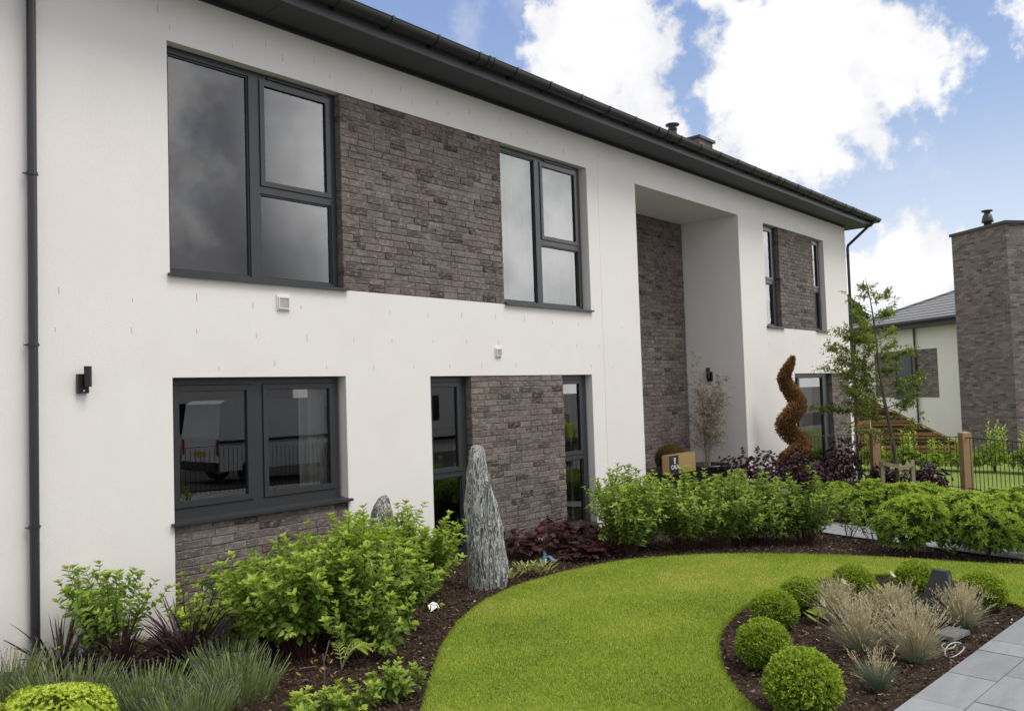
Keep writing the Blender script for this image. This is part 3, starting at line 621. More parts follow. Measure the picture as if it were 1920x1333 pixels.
TPL['lobed'] = (np.array(_lb), [[0, i, i + 1] for i in range(1, 13)])
def leaves(acc, P, D, Nn, L, W, c, shape='ovate'):
    T, F = TPL[shape]; P = np.atleast_2d(P); n = len(P)
    if n == 0: return
    D = unit(D); S = unit(np.cross(D, Nn)); Z = np.cross(S, D)
    L = np.broadcast_to(L, (n,))[:, None, None]; W = np.broadcast_to(W, (n,))[:, None, None]
    V = P[:, None] + D[:, None] * T[None, :, 0:1] * L + S[:, None] * T[None, :, 1:2] * W + Z[:, None] * T[None, :, 2:3] * L
    F = np.array(F); k = len(T); FF = (F[None] + (np.arange(n) * k)[:, None, None]).reshape(-1, F.shape[1])
    cc = np.broadcast_to(np.clip(c, 0, 1), (n,)); acc.add(V.reshape(-1, 3), FF, np.repeat(cc, k))
def blades(acc, P, D, L, W, c, bend=.3, seg=4, grav=1.0, ctip=0, taper=True):
    n = len(P); D = unit(D); L = np.broadcast_to(L, (n,)); W = np.broadcast_to(W, (n,)); c = np.broadcast_to(c, (n,)); bend = np.broadcast_to(bend, (n,))
    side = unit(np.cross(D, rng.normal(0, 1, (n, 3)))); H = D.copy(); H[:, 2] = 0; H = unit(H + rng.normal(0, .15, (n, 3)) * [1, 1, 0])
    t = np.linspace(0, 1, seg + 1); V = np.zeros((n, seg + 1, 2, 3)); C = np.zeros((n, seg + 1, 2))
    for i, tt in enumerate(t):
        p = P + D * (L * tt)[:, None] + (H * .6 + np.array([0, 0, -grav * .7])) * (bend * L * tt ** 2)[:, None]
        wv = W * ((1 - tt) ** .6 * .9 + .06 if taper else 1.0); V[:, i, 0] = p - side * (wv / 2)[:, None]; V[:, i, 1] = p + side * (wv / 2)[:, None]; C[:, i] = (c + ctip * tt)[:, None]
    k = (seg + 1) * 2; F = np.array([[2 * i, 2 * i + 1, 2 * i + 3, 2 * i + 2] for i in range(seg)])
    acc.add(V.reshape(-1, 3), (F[None] + (np.arange(n) * k)[:, None, None]).reshape(-1, 4), np.clip(C, 0, 1).reshape(-1))
def sphere_dirs(n, zmin=-.3):
    z = rng.uniform(zmin, 1, n); a_ = rng.uniform(0, 2 * np.pi, n); r = np.sqrt(np.clip(1 - z * z, 0, 1)); return np.stack([r * np.cos(a_), r * np.sin(a_), z], 1)
# ---- opposite-leaved garden shrub on dark red canes
def hydrangea(canes, h, spread, leafL=.07, lean=(0, 0), seed=0, low=.25):
    g = np.random.default_rng(seed); st, lf = Acc(), Acc()
    def shoot(path, c0, leafs, dens=1.0, start=0.):
        k = len(path); T = np.gradient(path, axis=0); T = unit(T)
        seglen = np.linalg.norm(path[-1] - path[0]); nn = max(3, int(seglen / (.048 / dens)))
        base_az = g.uniform(0, 6.28)
        for i in range(nn):
            t = start + (1 - start) * (i + .5) / nn; q = t * (k - 1); a0 = int(q); fr = q - a0; p = path[a0] * (1 - fr) + path[min(a0 + 1, k - 1)] * fr; tan = T[a0]
            az = base_az + (i % 2) * np.pi / 2 + g.normal(0, .25)
            A = unit(np.cross(tan, [math.cos(az + 1), math.sin(az + 1), .2])); B = np.cross(tan, A)
            for sg in (1, -1):
                if g.random() < .08: continue
                D = sg * (A * math.cos(az) + B * math.sin(az)); D = D * .95 + tan * (.25 + .35 * t) + np.array([0, 0, -.12 + .25 * t + g.normal(0, .14)])
                L = leafs * (1.05 - .38 * t ** 3) * g.uniform(.75, 1.15); Nn = tan + np.array([0, 0, .9]) + g.normal(0, .2, 3)
                leaves(lf, p[None], D[None], Nn[None], L, L * g.uniform(.55, .68), np.array([c0 + .26 * t ** 2 + g.normal(0, .09)]))
        tip = path[-1]; tan = T[-1]
        for j in range(6):
            az = j * 2.4 + base_az; D = np.array([math.cos(az), math.sin(az), 0]) * (.75 if j < 4 else .3) + tan * .7
            L = leafs * (.72 if j < 4 else .45) * g.uniform(.8, 1.15); leaves(lf, tip[None], D[None], (np.array([0, 0, 1.]) + tan)[None], L, L * .55, np.array([min(1, c0 + .36 + g.normal(0, .08))]))
    for ci in range(canes):
        a_ = g.uniform(0, 2 * np.pi); rr = math.sqrt(g.random()) ; hh = h * (1 - .32 * rr ** 2) * g.uniform(.68, 1.04)
        b0 = np.array([math.cos(a_), math.sin(a_), 0]) * .10 * rr; out = np.array([math.cos(a_), math.sin(a_), 0]) * spread * rr * g.uniform(.8, 1.15) + np.array([lean[0], lean[1], 0]) * hh
        t = np.linspace(0, 1, 10)[:, None]; path = b0 + out * t ** 1.25 + np.array([0, 0, 1.]) * hh * (t * 1.08 - .08 * t * t) + np.cumsum(g.normal(0, .006, (10, 3)), 0)
        path[:, 2] = np.maximum(path[:, 2], 0); st.tube(path, np.linspace(.0055, .0018, 10), 5, caps=False)
        shoot(path, .40, leafL, 1.0, low)
        for k in range(g.integers(2, 5)):
            i = g.integers(3, 8); d = unit(out * .4 + g.normal(0, .5, 3) + np.array([0, 0, .55])); ln = g.uniform(.12, .28) * (h / .95) ** .5
            tt = np.linspace(0, 1, 5)[:, None]; sp = path[i] + d * ln * tt + np.array([0, 0, .35]) * ln * tt ** 2; st.tube(sp, np.linspace(.003, .0014, 5), 4, caps=False); shoot(sp, .38, leafL * .88, 1.0, .1)
    sh_ = g.normal(0, .06); lf.C = [np.clip(c_ + sh_, 0, 1) for c_ in lf.C]
    return st, lf
def plant(name, label, cat, loc, accs, group=None, rz=0):
    t = thing(name, label, cat, loc, rz, group)
    for n, a_, m in accs:
        if a_.n: part(n, a_, m, t)
    return t
hyds = [((2.72, -.50, 0), 20, .80, .38, .082, (0, 0), 'lime green leafy shrub standing alone against white wall right of the downpipe'),
 ((3.95, -.75, 0), 30, .68, .52, .080, (-.1, .1), 'low lime green shrub spreading in front of brick under the wide window'),
 ((3.42, -1.02, 0), 16, .60, .38, .080, (-.1, 0), 'small lime green shrub between two bronze spiky plants'),
 ((3.72, -1.52, 0), 52, .96, .50, .092, (.0, .1), 'tallest lime green shrub above the small fern frond, front of the left group'),
 ((4.22, -1.66, 0), 48, 1.0, .46, .090, (.05, .05), 'lime green shrub right of the one over the fern, beside bare mulch'),
 ((4.50, -1.60, 0), 26, .74, .40, .080, (.04, -.04), 'low lime green shrub leaning over bare mulch above white plant label'),
 ((4.02, -1.92, 0), 20, .56, .32, .078, (.03, -.06), 'lowest lime green shrub at foot of the group right of the fern'),
 ((4.75, -.85, 0), 36, .86, .44, .088, (0, 0), 'lime green shrub in front of small standing stone'),
 ((5.35, -1.00, 0), 38, .92, .46, .088, (.02, 0), 'lime green shrub touching left side of the tall standing stone')]
for i, (loc, n, h, sp, L, ln, lab) in enumerate(hyds):
    st, lf = hydrangea(n, h, sp, L, ln, 100 + i, .22 if h < .9 else .3); plant('leafy_shrub', lab, 'shrub', loc, [('stems', st, M_stem), ('foliage', lf, G_hyd)], 'lime green shrubs under the left windows')
hyds = [((9.2, -.75, -.04), 26, .95, .38, 'light green shrub at foot of white wall right of narrow window'),
 ((8.3, -1.45, -.01), 46, 1.02, .44, 'light green shrub nearest the lawn in front of white wall before the recess'),
 ((9.1, -1.75, -.04), 46, 1.0, .46, 'light green shrub in front of black planter box, left half of hedge'),
 ((8.75, -1.35, -.03), 34, .96, .40, 'light green shrub behind gap of the two hedge shrubs nearest narrow window'),
 ((9.42, -2.08, -.05), 28, .84, .34, 'low light green shrub between the two middle hedge shrubs, lawn side'),
 ((10.1, -2.5, -.07), 28, .80, .36, 'low light green shrub at lawn side left of the hedge end by path'),
 ((9.75, -2.15, -.06), 46, .94, .48, 'light green shrub in the hedge middle in front of pot with bamboo'),
 ((10.35, -2.0, -.08), 42, .95, .46, 'light green shrub in hedge below the first dark purple bush'),
 ((10.45, -2.75, -.08), 42, .86, .42, 'light green shrub at right end of hedge beside the slate path')]
for i, (loc, n, h, sp, lab) in enumerate(hyds):
    st, lf = hydrangea(n, h, sp, .078, (0, 0), 200 + i, .26); plant('leafy_shrub', lab, 'shrub', loc, [('stems', st, M_stem), ('foliage', lf, G_hydd)], 'light green shrubs along the back of the lawn')
# thin straggly shrubs by the path
for i, (loc, h, lab) in enumerate([((10.95, -3.05, -.10), .62, 'thin straggly shrub with yellowish leaves beside path, left of two'), ((10.95, -3.45, -.1), .58, 'thin straggly shrub with bare reddish stems, right of two by path'), ((11.2, -3.75, -.1), .42, 'small sparse seedling between path and glossy bush')]):
    st, lf = hydrangea(6, h, .28, .05, (0, 0), 300 + i, .55); plant('straggly_shrub', lab, 'shrub', loc, [('stems', st, M_stem), ('foliage', lf, G_hydd)], 'thin shrubs by the slate path')
# ---- domed shrubs of leaf rosettes
def dome(n_ros, per, rad, hgt, leafL, ratio=.42, shape='ovate', seed=0, loose=.12, tip=.3, base=.35, depth=.25, zmin=-.35, up=.55, flat=.95):
    g = np.random.default_rng(seed); lf = Acc(); D = sphere_dirs(n_ros, zmin); k = g.normal(0, 1, (8, 3)); k = unit(k)
    lump = 1 + loose * np.maximum.reduce([np.exp(-((D - kk) ** 2).sum(1) * 5) for kk in k]) - loose * .5
    shell = 1 - depth * g.random(n_ros) ** 1.6; c = D * np.array([rad, rad, hgt * .56]) * (lump * shell)[:, None] + np.array([0, 0, hgt * .44])
    c[:, 2] = np.maximum(c[:, 2], .03); ax = unit(D * [1, 1, .9] + np.array([0, 0, up]) + g.normal(0, .22, (n_ros, 3)))
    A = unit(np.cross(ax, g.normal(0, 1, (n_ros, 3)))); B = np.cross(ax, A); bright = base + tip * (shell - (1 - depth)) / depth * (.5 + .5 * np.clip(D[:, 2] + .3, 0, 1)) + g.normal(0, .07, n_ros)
    for j in range(per):
        an = j * 2.399 + g.uniform(0, .5, n_ros); fl = flat * (1 - .6 * (j / per)); dd = (A * np.cos(an)[:, None] + B * np.sin(an)[:, None]) * fl + ax * (1.05 - fl * .6)
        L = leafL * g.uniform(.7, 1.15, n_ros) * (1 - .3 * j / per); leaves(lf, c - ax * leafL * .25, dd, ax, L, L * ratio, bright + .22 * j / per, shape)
    return lf
def twigs(n, rad, hgt, seed, r0=.006):
    g = np.random.default_rng(seed); a_ = Acc()
    for i in range(n):
        az = g.uniform(0, 6.28); t = np.linspace(0, 1, 6)[:, None]; o = np.array([math.cos(az), math.sin(az), 0]) * rad * g.uniform(.3, .85)
        a_.tube(o * t ** 1.3 + np.array([0, 0, hgt * g.uniform(.5, .85)]) * t + np.cumsum(g.normal(0, .006, (6, 3)), 0), np.linspace(r0, r0 * .35, 6), 5, caps=False)
    return a_
protos = []
lau_spots = [(10.35, -4.02, .47, .74, 'glossy green bush at front right, nearest the lawn edge, left of two'), (10.72, -4.75, .52, .76, 'glossy green bush at front right by the frame edge, right of two'),
 (12.75, -2.75, .50, .62, 'glossy green bush immediately left behind the path, below staked tree'), (13.1, -3.35, .52, .64, 'glossy green bush behind path, second from its left end'), (12.9, -4.0, .54, .60, 'glossy green bush behind path between front pair and fence'),
 (13.2, -4.75, .56, .62, 'glossy green bush behind path at the right frame edge'), (14.5, -2.7, .50, .46, 'glossy green bush just in front of the tree stakes'), (14.6, -3.4, .52, .46, 'glossy green bush below the right timber fence post'),
 (14.9, -4.1, .52, .42, 'glossy green bush nearest the railings on the right'), (13.9, -1.9, .38, .5, 'glossy green bush beside the dark purple bushes'), (11.4, -5.35, .46, .60, 'bright glossy bush cut by the right frame edge'), (14.4, -5.0, .5, .46, 'yellowish glossy bush against railings at right edge')]
for i, (x, y, r, h, lab) in enumerate(lau_spots):
    r *= .98; loc = (x, y, float(gz(x))); lab_g = 'glossy evergreen bushes around the slate path'
    if i < 3:
        lf = dome(880, 8, .45, .58, .064, .36, 'ovate', 400 + i, .38, .62, .10, .34, -.55, .8, .85)
        t = plant('evergreen_bush', lab, 'bush', loc, [('stems', twigs(22, .4, .5, 400 + i), M_bark), ('foliage', lf, G_lau)], lab_g); protos.append(t); t.scale = (r / .45, r / .45, h / .58); t.rotation_euler[2] = i * 2.
    else: dup(protos[i % 3], loc, i * 1.7, (r / .45, r / .45, h / .58), lab)
# ---- clipped box balls
bp = []
balls = [((4.83, -4.98), .240, 'front box ball, largest and closest to the camera'), ((5.50, -4.43), .205, 'clipped box ball second from the front along lawn edge'), ((6.42, -4.10), .200, 'clipped box ball third from the front with yellow hellebore at its right'),
 ((6.98, -4.10), .200, 'clipped box ball fourth from the front, left back corner of island bed'), ((7.66, -4.30), .205, 'clipped box ball at back of island bed behind the grasses'), ((8.0, -4.74), .215, 'clipped box ball at back of island bed left of black garden speaker'), ((7.92, -5.28), .20, 'clipped box ball at right end of island bed beyond the speaker')]
def boxball(seed):
    g = np.random.default_rng(seed); lf = Acc(); n = 9500; D = sphere_dirs(n, -.8); D = D * [1, 1, .92]; k = unit(g.normal(0, 1, (14, 3))); lump = .93 + .20 * np.maximum.reduce([np.exp(-((D - kk) ** 2).sum(1) * 7) for kk in k]) + g.normal(0, .045, n)
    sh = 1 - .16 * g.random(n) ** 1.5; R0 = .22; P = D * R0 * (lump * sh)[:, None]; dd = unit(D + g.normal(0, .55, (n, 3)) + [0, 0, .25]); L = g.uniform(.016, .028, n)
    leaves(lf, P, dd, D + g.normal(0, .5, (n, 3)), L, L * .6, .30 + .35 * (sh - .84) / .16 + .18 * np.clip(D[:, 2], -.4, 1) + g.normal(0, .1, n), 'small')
    n = 500; D = sphere_dirs(n, -.2); P = D * R0 * (1.02 + .05 * g.random((n, 1)))
    for j in range(5):
        dd = unit(D + g.normal(0, .45, (n, 3)) + [0, 0, .3]); leaves(lf, P + g.normal(0, .004, (n, 3)), dd, D, g.uniform(.018, .028), .013, .78 + g.normal(0, .1, n), 'small')
    for q_ in range(34):
        d0 = sphere_dirs(1, -.1)[0]; dd0 = unit(d0 + g.normal(0, .3, 3) + [0, 0, .35]); k_ = 9; pp = d0 * R0 * 1.0 + dd0 * np.linspace(0, g.uniform(.025, .06), k_)[:, None]
        leaves(lf, pp, unit(g.normal(0, 1, (k_, 3)) + dd0 * .6), g.normal(0, 1, (k_, 3)), .022, .013, .8 + g.normal(0, .08, k_), 'small')
    core = Acc(); th = np.linspace(0, np.pi, 9); core.lathe([(R0 * .80 * math.sin(t) + 1e-4, -R0 * .80 * math.cos(t)) for t in th], 14, 0.02); lf.V += core.V; lf.F += [f + lf.n for f in core.F]; lf.C += core.C; lf.MI += core.MI; lf.n += core.n  # dark inner ball added within the foliage to block light through the leaves
    return lf
for i, ((x, y), r, lab) in enumerate(balls):
    r *= .83
    loc = (x, y, r * .90)
    if i < 2:
        st = Acc(); st.tube([(0, 0, -r), (0, 0, 0)], .012, 8); t = plant('box_ball', lab, 'topiary ball', loc, [('stem', st, M_bark), ('foliage', boxball(500 + i), G_box)], 'clipped box balls round the island bed'); bp.append(t); t.scale = (r / .22,) * 3
    else: dup(bp[i % 2], loc, i * 1.9, (r / .22 * (1 + .07 * math.sin(i * 2.3)), r / .22 * (1 - .05 * math.sin(i * 1.7)), r / .22 * (.94 + .05 * math.cos(i))), lab)
# ---- fescue clumps
def fescue(nb, h, sp, seed, straw=.6, heads=.5):
    g = np.random.default_rng(seed); b = Acc(); hd = Acc(); 
    az = g.uniform(0, 2 * np.pi, nb); el = np.clip(np.abs(g.normal(.30, .28, nb)), 0, 1.2); D = np.stack([np.cos(az) * np.sin(el) * sp, np.sin(az) * np.sin(el) * sp, np.cos(el)], 1)
    P = np.stack([np.cos(az) * .05 * g.random(nb), np.sin(az) * .05 * g.random(nb), np.zeros(nb)], 1); L = h * g.uniform(.35, 1.15, nb)
    blades(b, P, D, L, .0028, np.clip(g.normal(straw - .22, .12, nb), 0, 1), g.uniform(.1, .5, nb), 4, 1.0, .2)
    m = int(nb * heads); az = g.uniform(0, 2 * np.pi, m); el = np.clip(np.abs(g.normal(0, .36, m)), 0, 1.0); D = unit(np.stack([np.cos(az) * np.sin(el) * sp, np.sin(az) * np.sin(el) * sp, np.cos(el)], 1))
    P = D * .02 * [1, 1, 0]; L = h * g.uniform(.75, 1.45, m); bend = g.uniform(.05, .3, m); cc = np.clip(g.normal(.78, .1, m), 0, 1)
    blades(b, P, D, L, .0022, cc, bend, 4, .8, 0, False)
    hd = b; H = D.copy(); H[:, 2] = 0; H = unit(H)
    for tt in (.86, .90, .94, .98, 1.0):
        p = P + D * (L * tt)[:, None] + (H * .6 + np.array([0, 0, -.56])) * (bend * L * tt ** 2)[:, None]
        dd = unit(D + g.normal(0, .35, (m, 3))); leaves(hd, p, dd, g.normal(0, 1, (m, 3)), .022, .006, cc + .05, 'quad')
    return b
fes = [((6.20, -4.85), .31, .60, 'straw coloured grass clump at left of island bed behind front box balls'), ((6.20, -5.22), .32, .60, 'straw coloured grass clump at front of island bed nearest the paving'), ((5.50, -5.18), .22, .20, 'small blue green grass clump, the lowest in the island bed'),
 ((7.25, -5.28), .26, .55, 'straw coloured grass clump right of the black garden speaker'), ((7.05, -4.80), .24, .55, 'straw coloured grass clump left of the black garden speaker'), ((6.85, -4.45), .27, .6, 'straw coloured grass clump behind between box balls and yellow flower'), ((7.50, -4.80), .19, .42, 'grey green grass clump behind the speaker')]
for i, ((x, y), h, straw, lab) in enumerate(fes):
    b = fescue(900 if h > .23 else 800, h, 1.0 if h > .23 else .75, 600 + i, straw, .34 if h > .23 else .06); plant('grass_clump', lab, 'ornamental grass', (x, y, .01), [('blades', b, G_fes)], 'ornamental grasses in the island bed')
# ---- lavender
def lavender(n, h, rad, seed):
    g = np.random.default_rng(seed); b = Acc(); s = b; az = g.uniform(0, 6.28, n); rr = np.sqrt(g.random(n)); P = np.stack([np.cos(az) * rr * rad * .55, np.sin(az) * rr * rad * .55, np.zeros(n)], 1)
    D = unit(np.stack([np.cos(az) * rr * .55, np.sin(az) * rr * .55, np.ones(n)], 1) + g.normal(0, .1, (n, 3))); L = h * g.uniform(.55, 1.05, n)
    blades(b, P, D, L, .0045, np.clip(g.normal(.45, .12, n), 0, .8), .08, 3, .3, .1, False)
    m = n * 2; idx = g.integers(0, n, m); t = g.uniform(.05, .72, m); p = P[idx] + D[idx] * (L[idx] * t)[:, None]; leaves(b, p, unit(D[idx] + g.normal(0, .35, (m, 3))), g.normal(0, 1, (m, 3)), g.uniform(.03, .055, m), .005, np.clip(g.normal(.5, .14, m), 0, .82), 'quad')
    k = np.nonzero((L > h * .72) & (g.random(n) < .16))[0]; tip = P[k] + D[k] * (L[k])[:, None]
    for j in range(6): leaves(s, tip - D[k] * .006 * j + D[k] * .012, unit(D[k] + g.normal(0, .55, (len(k), 3))), g.normal(0, 1, (len(k), 3)), .013, .007, np.clip(.94 + g.normal(0, .04, len(k)), .9, 1), 'quad')
    return b
for i, (x, y, h, r, lab) in enumerate([(1.95, -.72, .34, .42, 'lavender clump at the far left against white wall beside downpipe'), (2.15, -1.25, .32, .40, 'lavender clump behind the golden bush at left edge'), (2.50, -1.60, .26, .38, 'sparse lavender clump in front of bronze spiky plants'),
     (2.55, -2.05, .24, .38, 'lavender clump at bottom edge right of golden bush'), (2.95, -1.95, .27, .38, 'denser lavender clump in front of the tallest lime shrub'), (3.10, -1.50, .28, .30, 'lavender clump between bronze spiky plants and lime shrub')]):
    b = lavender(400, h, r, 700 + i); plant('lavender', lab, 'lavender', (x, y, .01), [('foliage', b, G_lav)], 'lavender clumps at bottom left')
plant('golden_bush', 'golden yellow green small leaved bush in bottom left corner', 'bush', (1.90, -1.72, 0), [('stems', twigs(20, .3, .3, 1), M_bark), ('foliage', dome(2200, 6, .38, .36, .026, .5, 'small', 720, .35, .4, .35, .2, -.35, .7), G_euo)])
# ---- phormium / cordyline
def spiky(n, h, seed, wd=.028, sp=.8):
    g = np.random.default_rng(seed); b = Acc(); az = g.uniform(0, 6.28, n); el = np.clip(g.normal(.55, .32, n), .05, 1.3) * sp; D = np.stack([np.cos(az) * np.sin(el), np.sin(az) * np.sin(el), np.cos(el)], 1)
    P = D * [.04, .04, 0]; blades(b, P, D, h * g.uniform(.55, 1.15, n), wd, np.clip(g.normal(.5, .2, n), 0, 1), g.uniform(.05, .55, n), 7, 1, .1); return b
for i, (x, y, z, h, n, lab) in enumerate([(2.68, -.80, 0, .48, 80, 'bronze spiky plant under the lone lime shrub by downpipe'), (3.02, -1.12, 0, .62, 150, 'bronze spiky plant in the open between two lime shrubs, largest'), (3.60, -1.0, 0, .48, 80, 'bronze spiky plant partly behind tall lime shrub under the brick'),
     (2.40, -.42, 0, .58, 45, 'bronze spiky plant with long arching leaves just right of downpipe foot'), (8.7, -.35, -.02, .50, 40, 'bronze spiky plant at the foot of narrow window among wine heucheras'), (9.1, -1.05, -.03, .42, 40, 'bronze spiky plant under light green shrub right of heucheras')]):
    plant('spiky_plant', lab, 'spiky plant', (x, y, z), [('leaves', spiky(n, h, 740 + i), G_pho)], 'bronze spiky plants along the house')
# ---- heuchera
def heuchera(n, rad, h, seed):
    g = np.random.default_rng(seed); lf, st = Acc(), Acc(); az = g.uniform(0, 6.28, n); rr = np.sqrt(g.random(n)); P = np.stack([np.cos(az) * rr * rad, np.sin(az) * rr * rad, h * (1.05 - .65 * rr ** 2) * g.uniform(.55, 1.1, n)], 1)
    D = unit(np.stack([np.cos(az), np.sin(az), np.full(n, -.25)], 1) + g.normal(0, .3, (n, 3))); L = g.uniform(.06, .105, n); leaves(lf, P, D, np.array([0, 0, 1.]) + D * .45 + g.normal(0, .25, (n, 3)), L, L * 1.0, g.normal(.5, .2, n), 'lobed')
    for p in P[::3]: st.tube([(0, 0, 0), p * [.5, .5, .6], p], .002, 4, caps=False)
    return st, lf
for i, (x, y, r, h, lab) in enumerate([(7.35, -.40, .30, .34, 'wine purple heuchera beside tall stone against the brick'), (7.95, -.55, .34, .32, 'wine purple heuchera in the middle behind the blue glove'), (8.35, -.75, .32, .30, 'wine purple heuchera in front of narrow window'),
     (7.85, -1.15, .24, .20, 'small reddish heuchera near lawn edge right of glove'), (8.05, -1.30, .15, .14, 'tiny bright crimson heuchera at the lawn edge'), (8.6, -.1, .26, .30, 'dark heuchera against brick left of the narrow window')]):
    st, lf = heuchera(110 if r > .2 else 36, r, h, 760 + i); plant('heuchera', lab, 'heuchera', (x, y, float(gz(x))), [('stalks', st, M_stem), ('leaves', lf, G_heu)], 'heucheras between the stone and hedge')
# ---- variegated, hellebores and small ones
def rosette(n, L, seed, tilt=.7, ratio=.3, c=.6, shape='ovate', h=.08, rad=.06):
    g = np.random.default_rng(seed); lf = Acc(); az = np.arange(n) * 2.399; k = g.random(n); D = np.stack([np.cos(az) * tilt, np.sin(az) * tilt, .5 + .5 * k], 1); P = np.stack([np.cos(az) * rad * k, np.sin(az) * rad * k, h * g.uniform(.4, 1.2, n)], 1)
    leaves(lf, P, D, np.array([[0, 0, 1.]]) + D * .1, L * g.uniform(.7, 1.1, n), L * ratio, g.normal(c, .15, n), shape); return lf
for i, (x, y, lab) in enumerate([(6.38, -1.28, 'cream and green variegated plant at foot of tall stone'), (6.72, -1.22, 'cream and green variegated plant left of the blue glove'), (6.85, -1.36, 'small pale yellow variegated plant closest to the lawn edge')]):
    plant('variegated_plant', lab, 'plant', (x, y, .01), [('leaves', rosette(60, .075, 780 + i, .8, .3, .6, 'ovate', .10, .13), G_var)], 'variegated plants by the stone')
G_flw = leafmat('cream_petal', [(0, (.5, .5, .25)), (1, (.72, .70, .45))], .6, .3)
for i, (x, y, h, lab) in enumerate([(6.72, -4.33, .12, 'pale green hellebore between second row box balls'), (7.12, -4.36, .22, 'hellebore with one cream star flower between box balls'), (7.62, -4.60, .22, 'pale yellow green hellebore behind grasses between two back box balls')]):
    fl = Acc(); n5 = 6; az = np.arange(n5) * 2 * np.pi / n5; fp = np.tile([[.02, -.03, h + .05]], (n5, 1)); leaves(fl, fp, np.stack([np.cos(az) * .9, np.sin(az) * .5 - .4, np.sin(az) * .6 + .25], 1), np.tile([[0, -1., .4]], (n5, 1)), .045, .03, .7, 'round')
    st = Acc(); st.tube([(0, 0, 0), (.01, -.01, h * .6), (.02, -.028, h + .05)], .003, 5)
    plant('hellebore', lab, 'flower', (x, y, 0), [('stem', st, M_cane), ('leaves', rosette(18, .10, 790 + i, .8, .32, .75, 'ovate', h * .6, .05), G_hyd), ('flower', fl, G_flw)], 'hellebores in the island bed')
for i, (x, y, h, lab) in enumerate([(2.98, -2.58, .13, 'young bright green laurel sprig at bottom edge beside lavender'), (3.14, -2.70, .11, 'young laurel sprig at the bottom edge, middle one'), (3.24, -2.78, .13, 'narrow young laurel sprig at bottom edge left of the wide one'), (3.45, -2.74, .18, 'wide young laurel sprig at bottom edge beside the lawn'), (3.62, -2.72, .10, 'low grey green sprig at lawn corner on bottom edge')]):
    st, lf = hydrangea(5, h, .10, .075, (0, 0), 800 + i, .2); plant('laurel_sprig', lab, 'small plant', (x, y, 0), [('stems', st, M_bark), ('leaves', lf, G_hyd)], 'young laurel sprigs along the bottom edge')
# fern-like frond plant under the tallest shrub
a = Acc(); st = Acc()
for az, ln in ((-.3, .22), (.35, .25), (1.2, .15), (-1.1, .2), (-.8, .22)):
    t = np.linspace(0, 1, 14)[:, None]; d = np.array([math.cos(az), math.sin(az), 0]); pth = d * ln * t + np.array([0, 0, .17]) * np.sin(t * 2.3) ** .8; st.tube(pth, .003, 4, caps=False); T = unit(np.gradient(pth, axis=0))
    for sg in (1, -1):
        S = unit(np.cross(T, [0, 0, 1.])) * sg; leaves(a, pth[2:], S[2:] * .85 + T[2:] * .6, np.tile([[0, 0, 1.]], (12, 1)), .055 * np.sin(np.linspace(.6, 2.9, 12)) + .01, .016, .8 + rng.normal(0, .06, 12), 'ovate')
plant('fern', 'small yellow green fern frond plant in front of tallest lime shrub', 'fern', (3.72, -2.02, 0), [('stalks', st, M_cane), ('fronds', a, G_hyd)])
st = Acc(); lf = Acc()
st.tube([(0, 0, 0), (.01, .0, .16), (.0, 0, .26)], .006, 6); st.tube([(0.005, 0, .2), (.07, .02, .33)], .004, 5); st.tube([(0.005, 0, .12), (-.07, -.02, .2), (-.2, -.02, .22)], .0035, 5)
leaves(lf, rng.normal(0, .06, (26, 3)) + [0, 0, .24], rng.normal(0, 1, (26, 3)), rng.normal(0, 1, (26, 3)), .035, .02, rng.uniform(0, 1, 26))
plant('withered_plant', 'withered brown plant with curled dead leaves standing in mulch', 'dead plant', (3.36, -2.30, 0), [('stem', st, M_bark), ('leaves', lf, G_brn)])
# ---- cotinus (dark purple bushes)
for i, (x, y, r, h, zc, lab) in enumerate([(13.2, -.75, .60, 1.05, 0, 'dark purple bush left of the spiral, in front of recess'), (14.5, -1.05, .62, .92, 0, 'dark purple bush hiding base of the rust brown spiral'), (15.75, -1.30, .50, 1.15, 0, 'dark purple bush right of the spiral in front of glass door'), (16.3, -1.95, .42, .62, 0, 'dark purple bush left of tree stakes'), (17.0, -2.45, .42, .60, 0, 'dark purple bush right of the staked tree trunk'), (12.7, -.95, .35, .62, 0, 'small dark purple bush between planter and spiral')]):
    lf = dome(300, 7, r, h, .062, .68, 'round', 820 + i, .45, .3, .3, .45, -.2); g = np.random.default_rng(i)
    # upright leafy shoots breaking the outline
    for k in range(9):
        az = g.uniform(0, 6.28); rr = g.uniform(.1, .95) * r; p0 = np.array([math.cos(az) * rr, math.sin(az) * rr, h * (1.0 - .35 * (rr / r) ** 2)]); d = unit(np.array([math.cos(az) * .5, math.sin(az) * .5, 1]))
        for j in range(9): a2 = j * 2.4; leaves(lf, (p0 + d * (.014 * j - .03))[None], np.array([[math.cos(a2), math.sin(a2), .6]]), d[None], .062, .044, np.array([g.normal(.5, .15)]), 'round')
    plant('purple_bush', lab, 'bush', (x, y, float(gz(x))), [('stems', twigs(18, r, h, 830 + i, .008), M_stem), ('foliage', lf, G_pur)], 'dark purple bushes near the spiral')
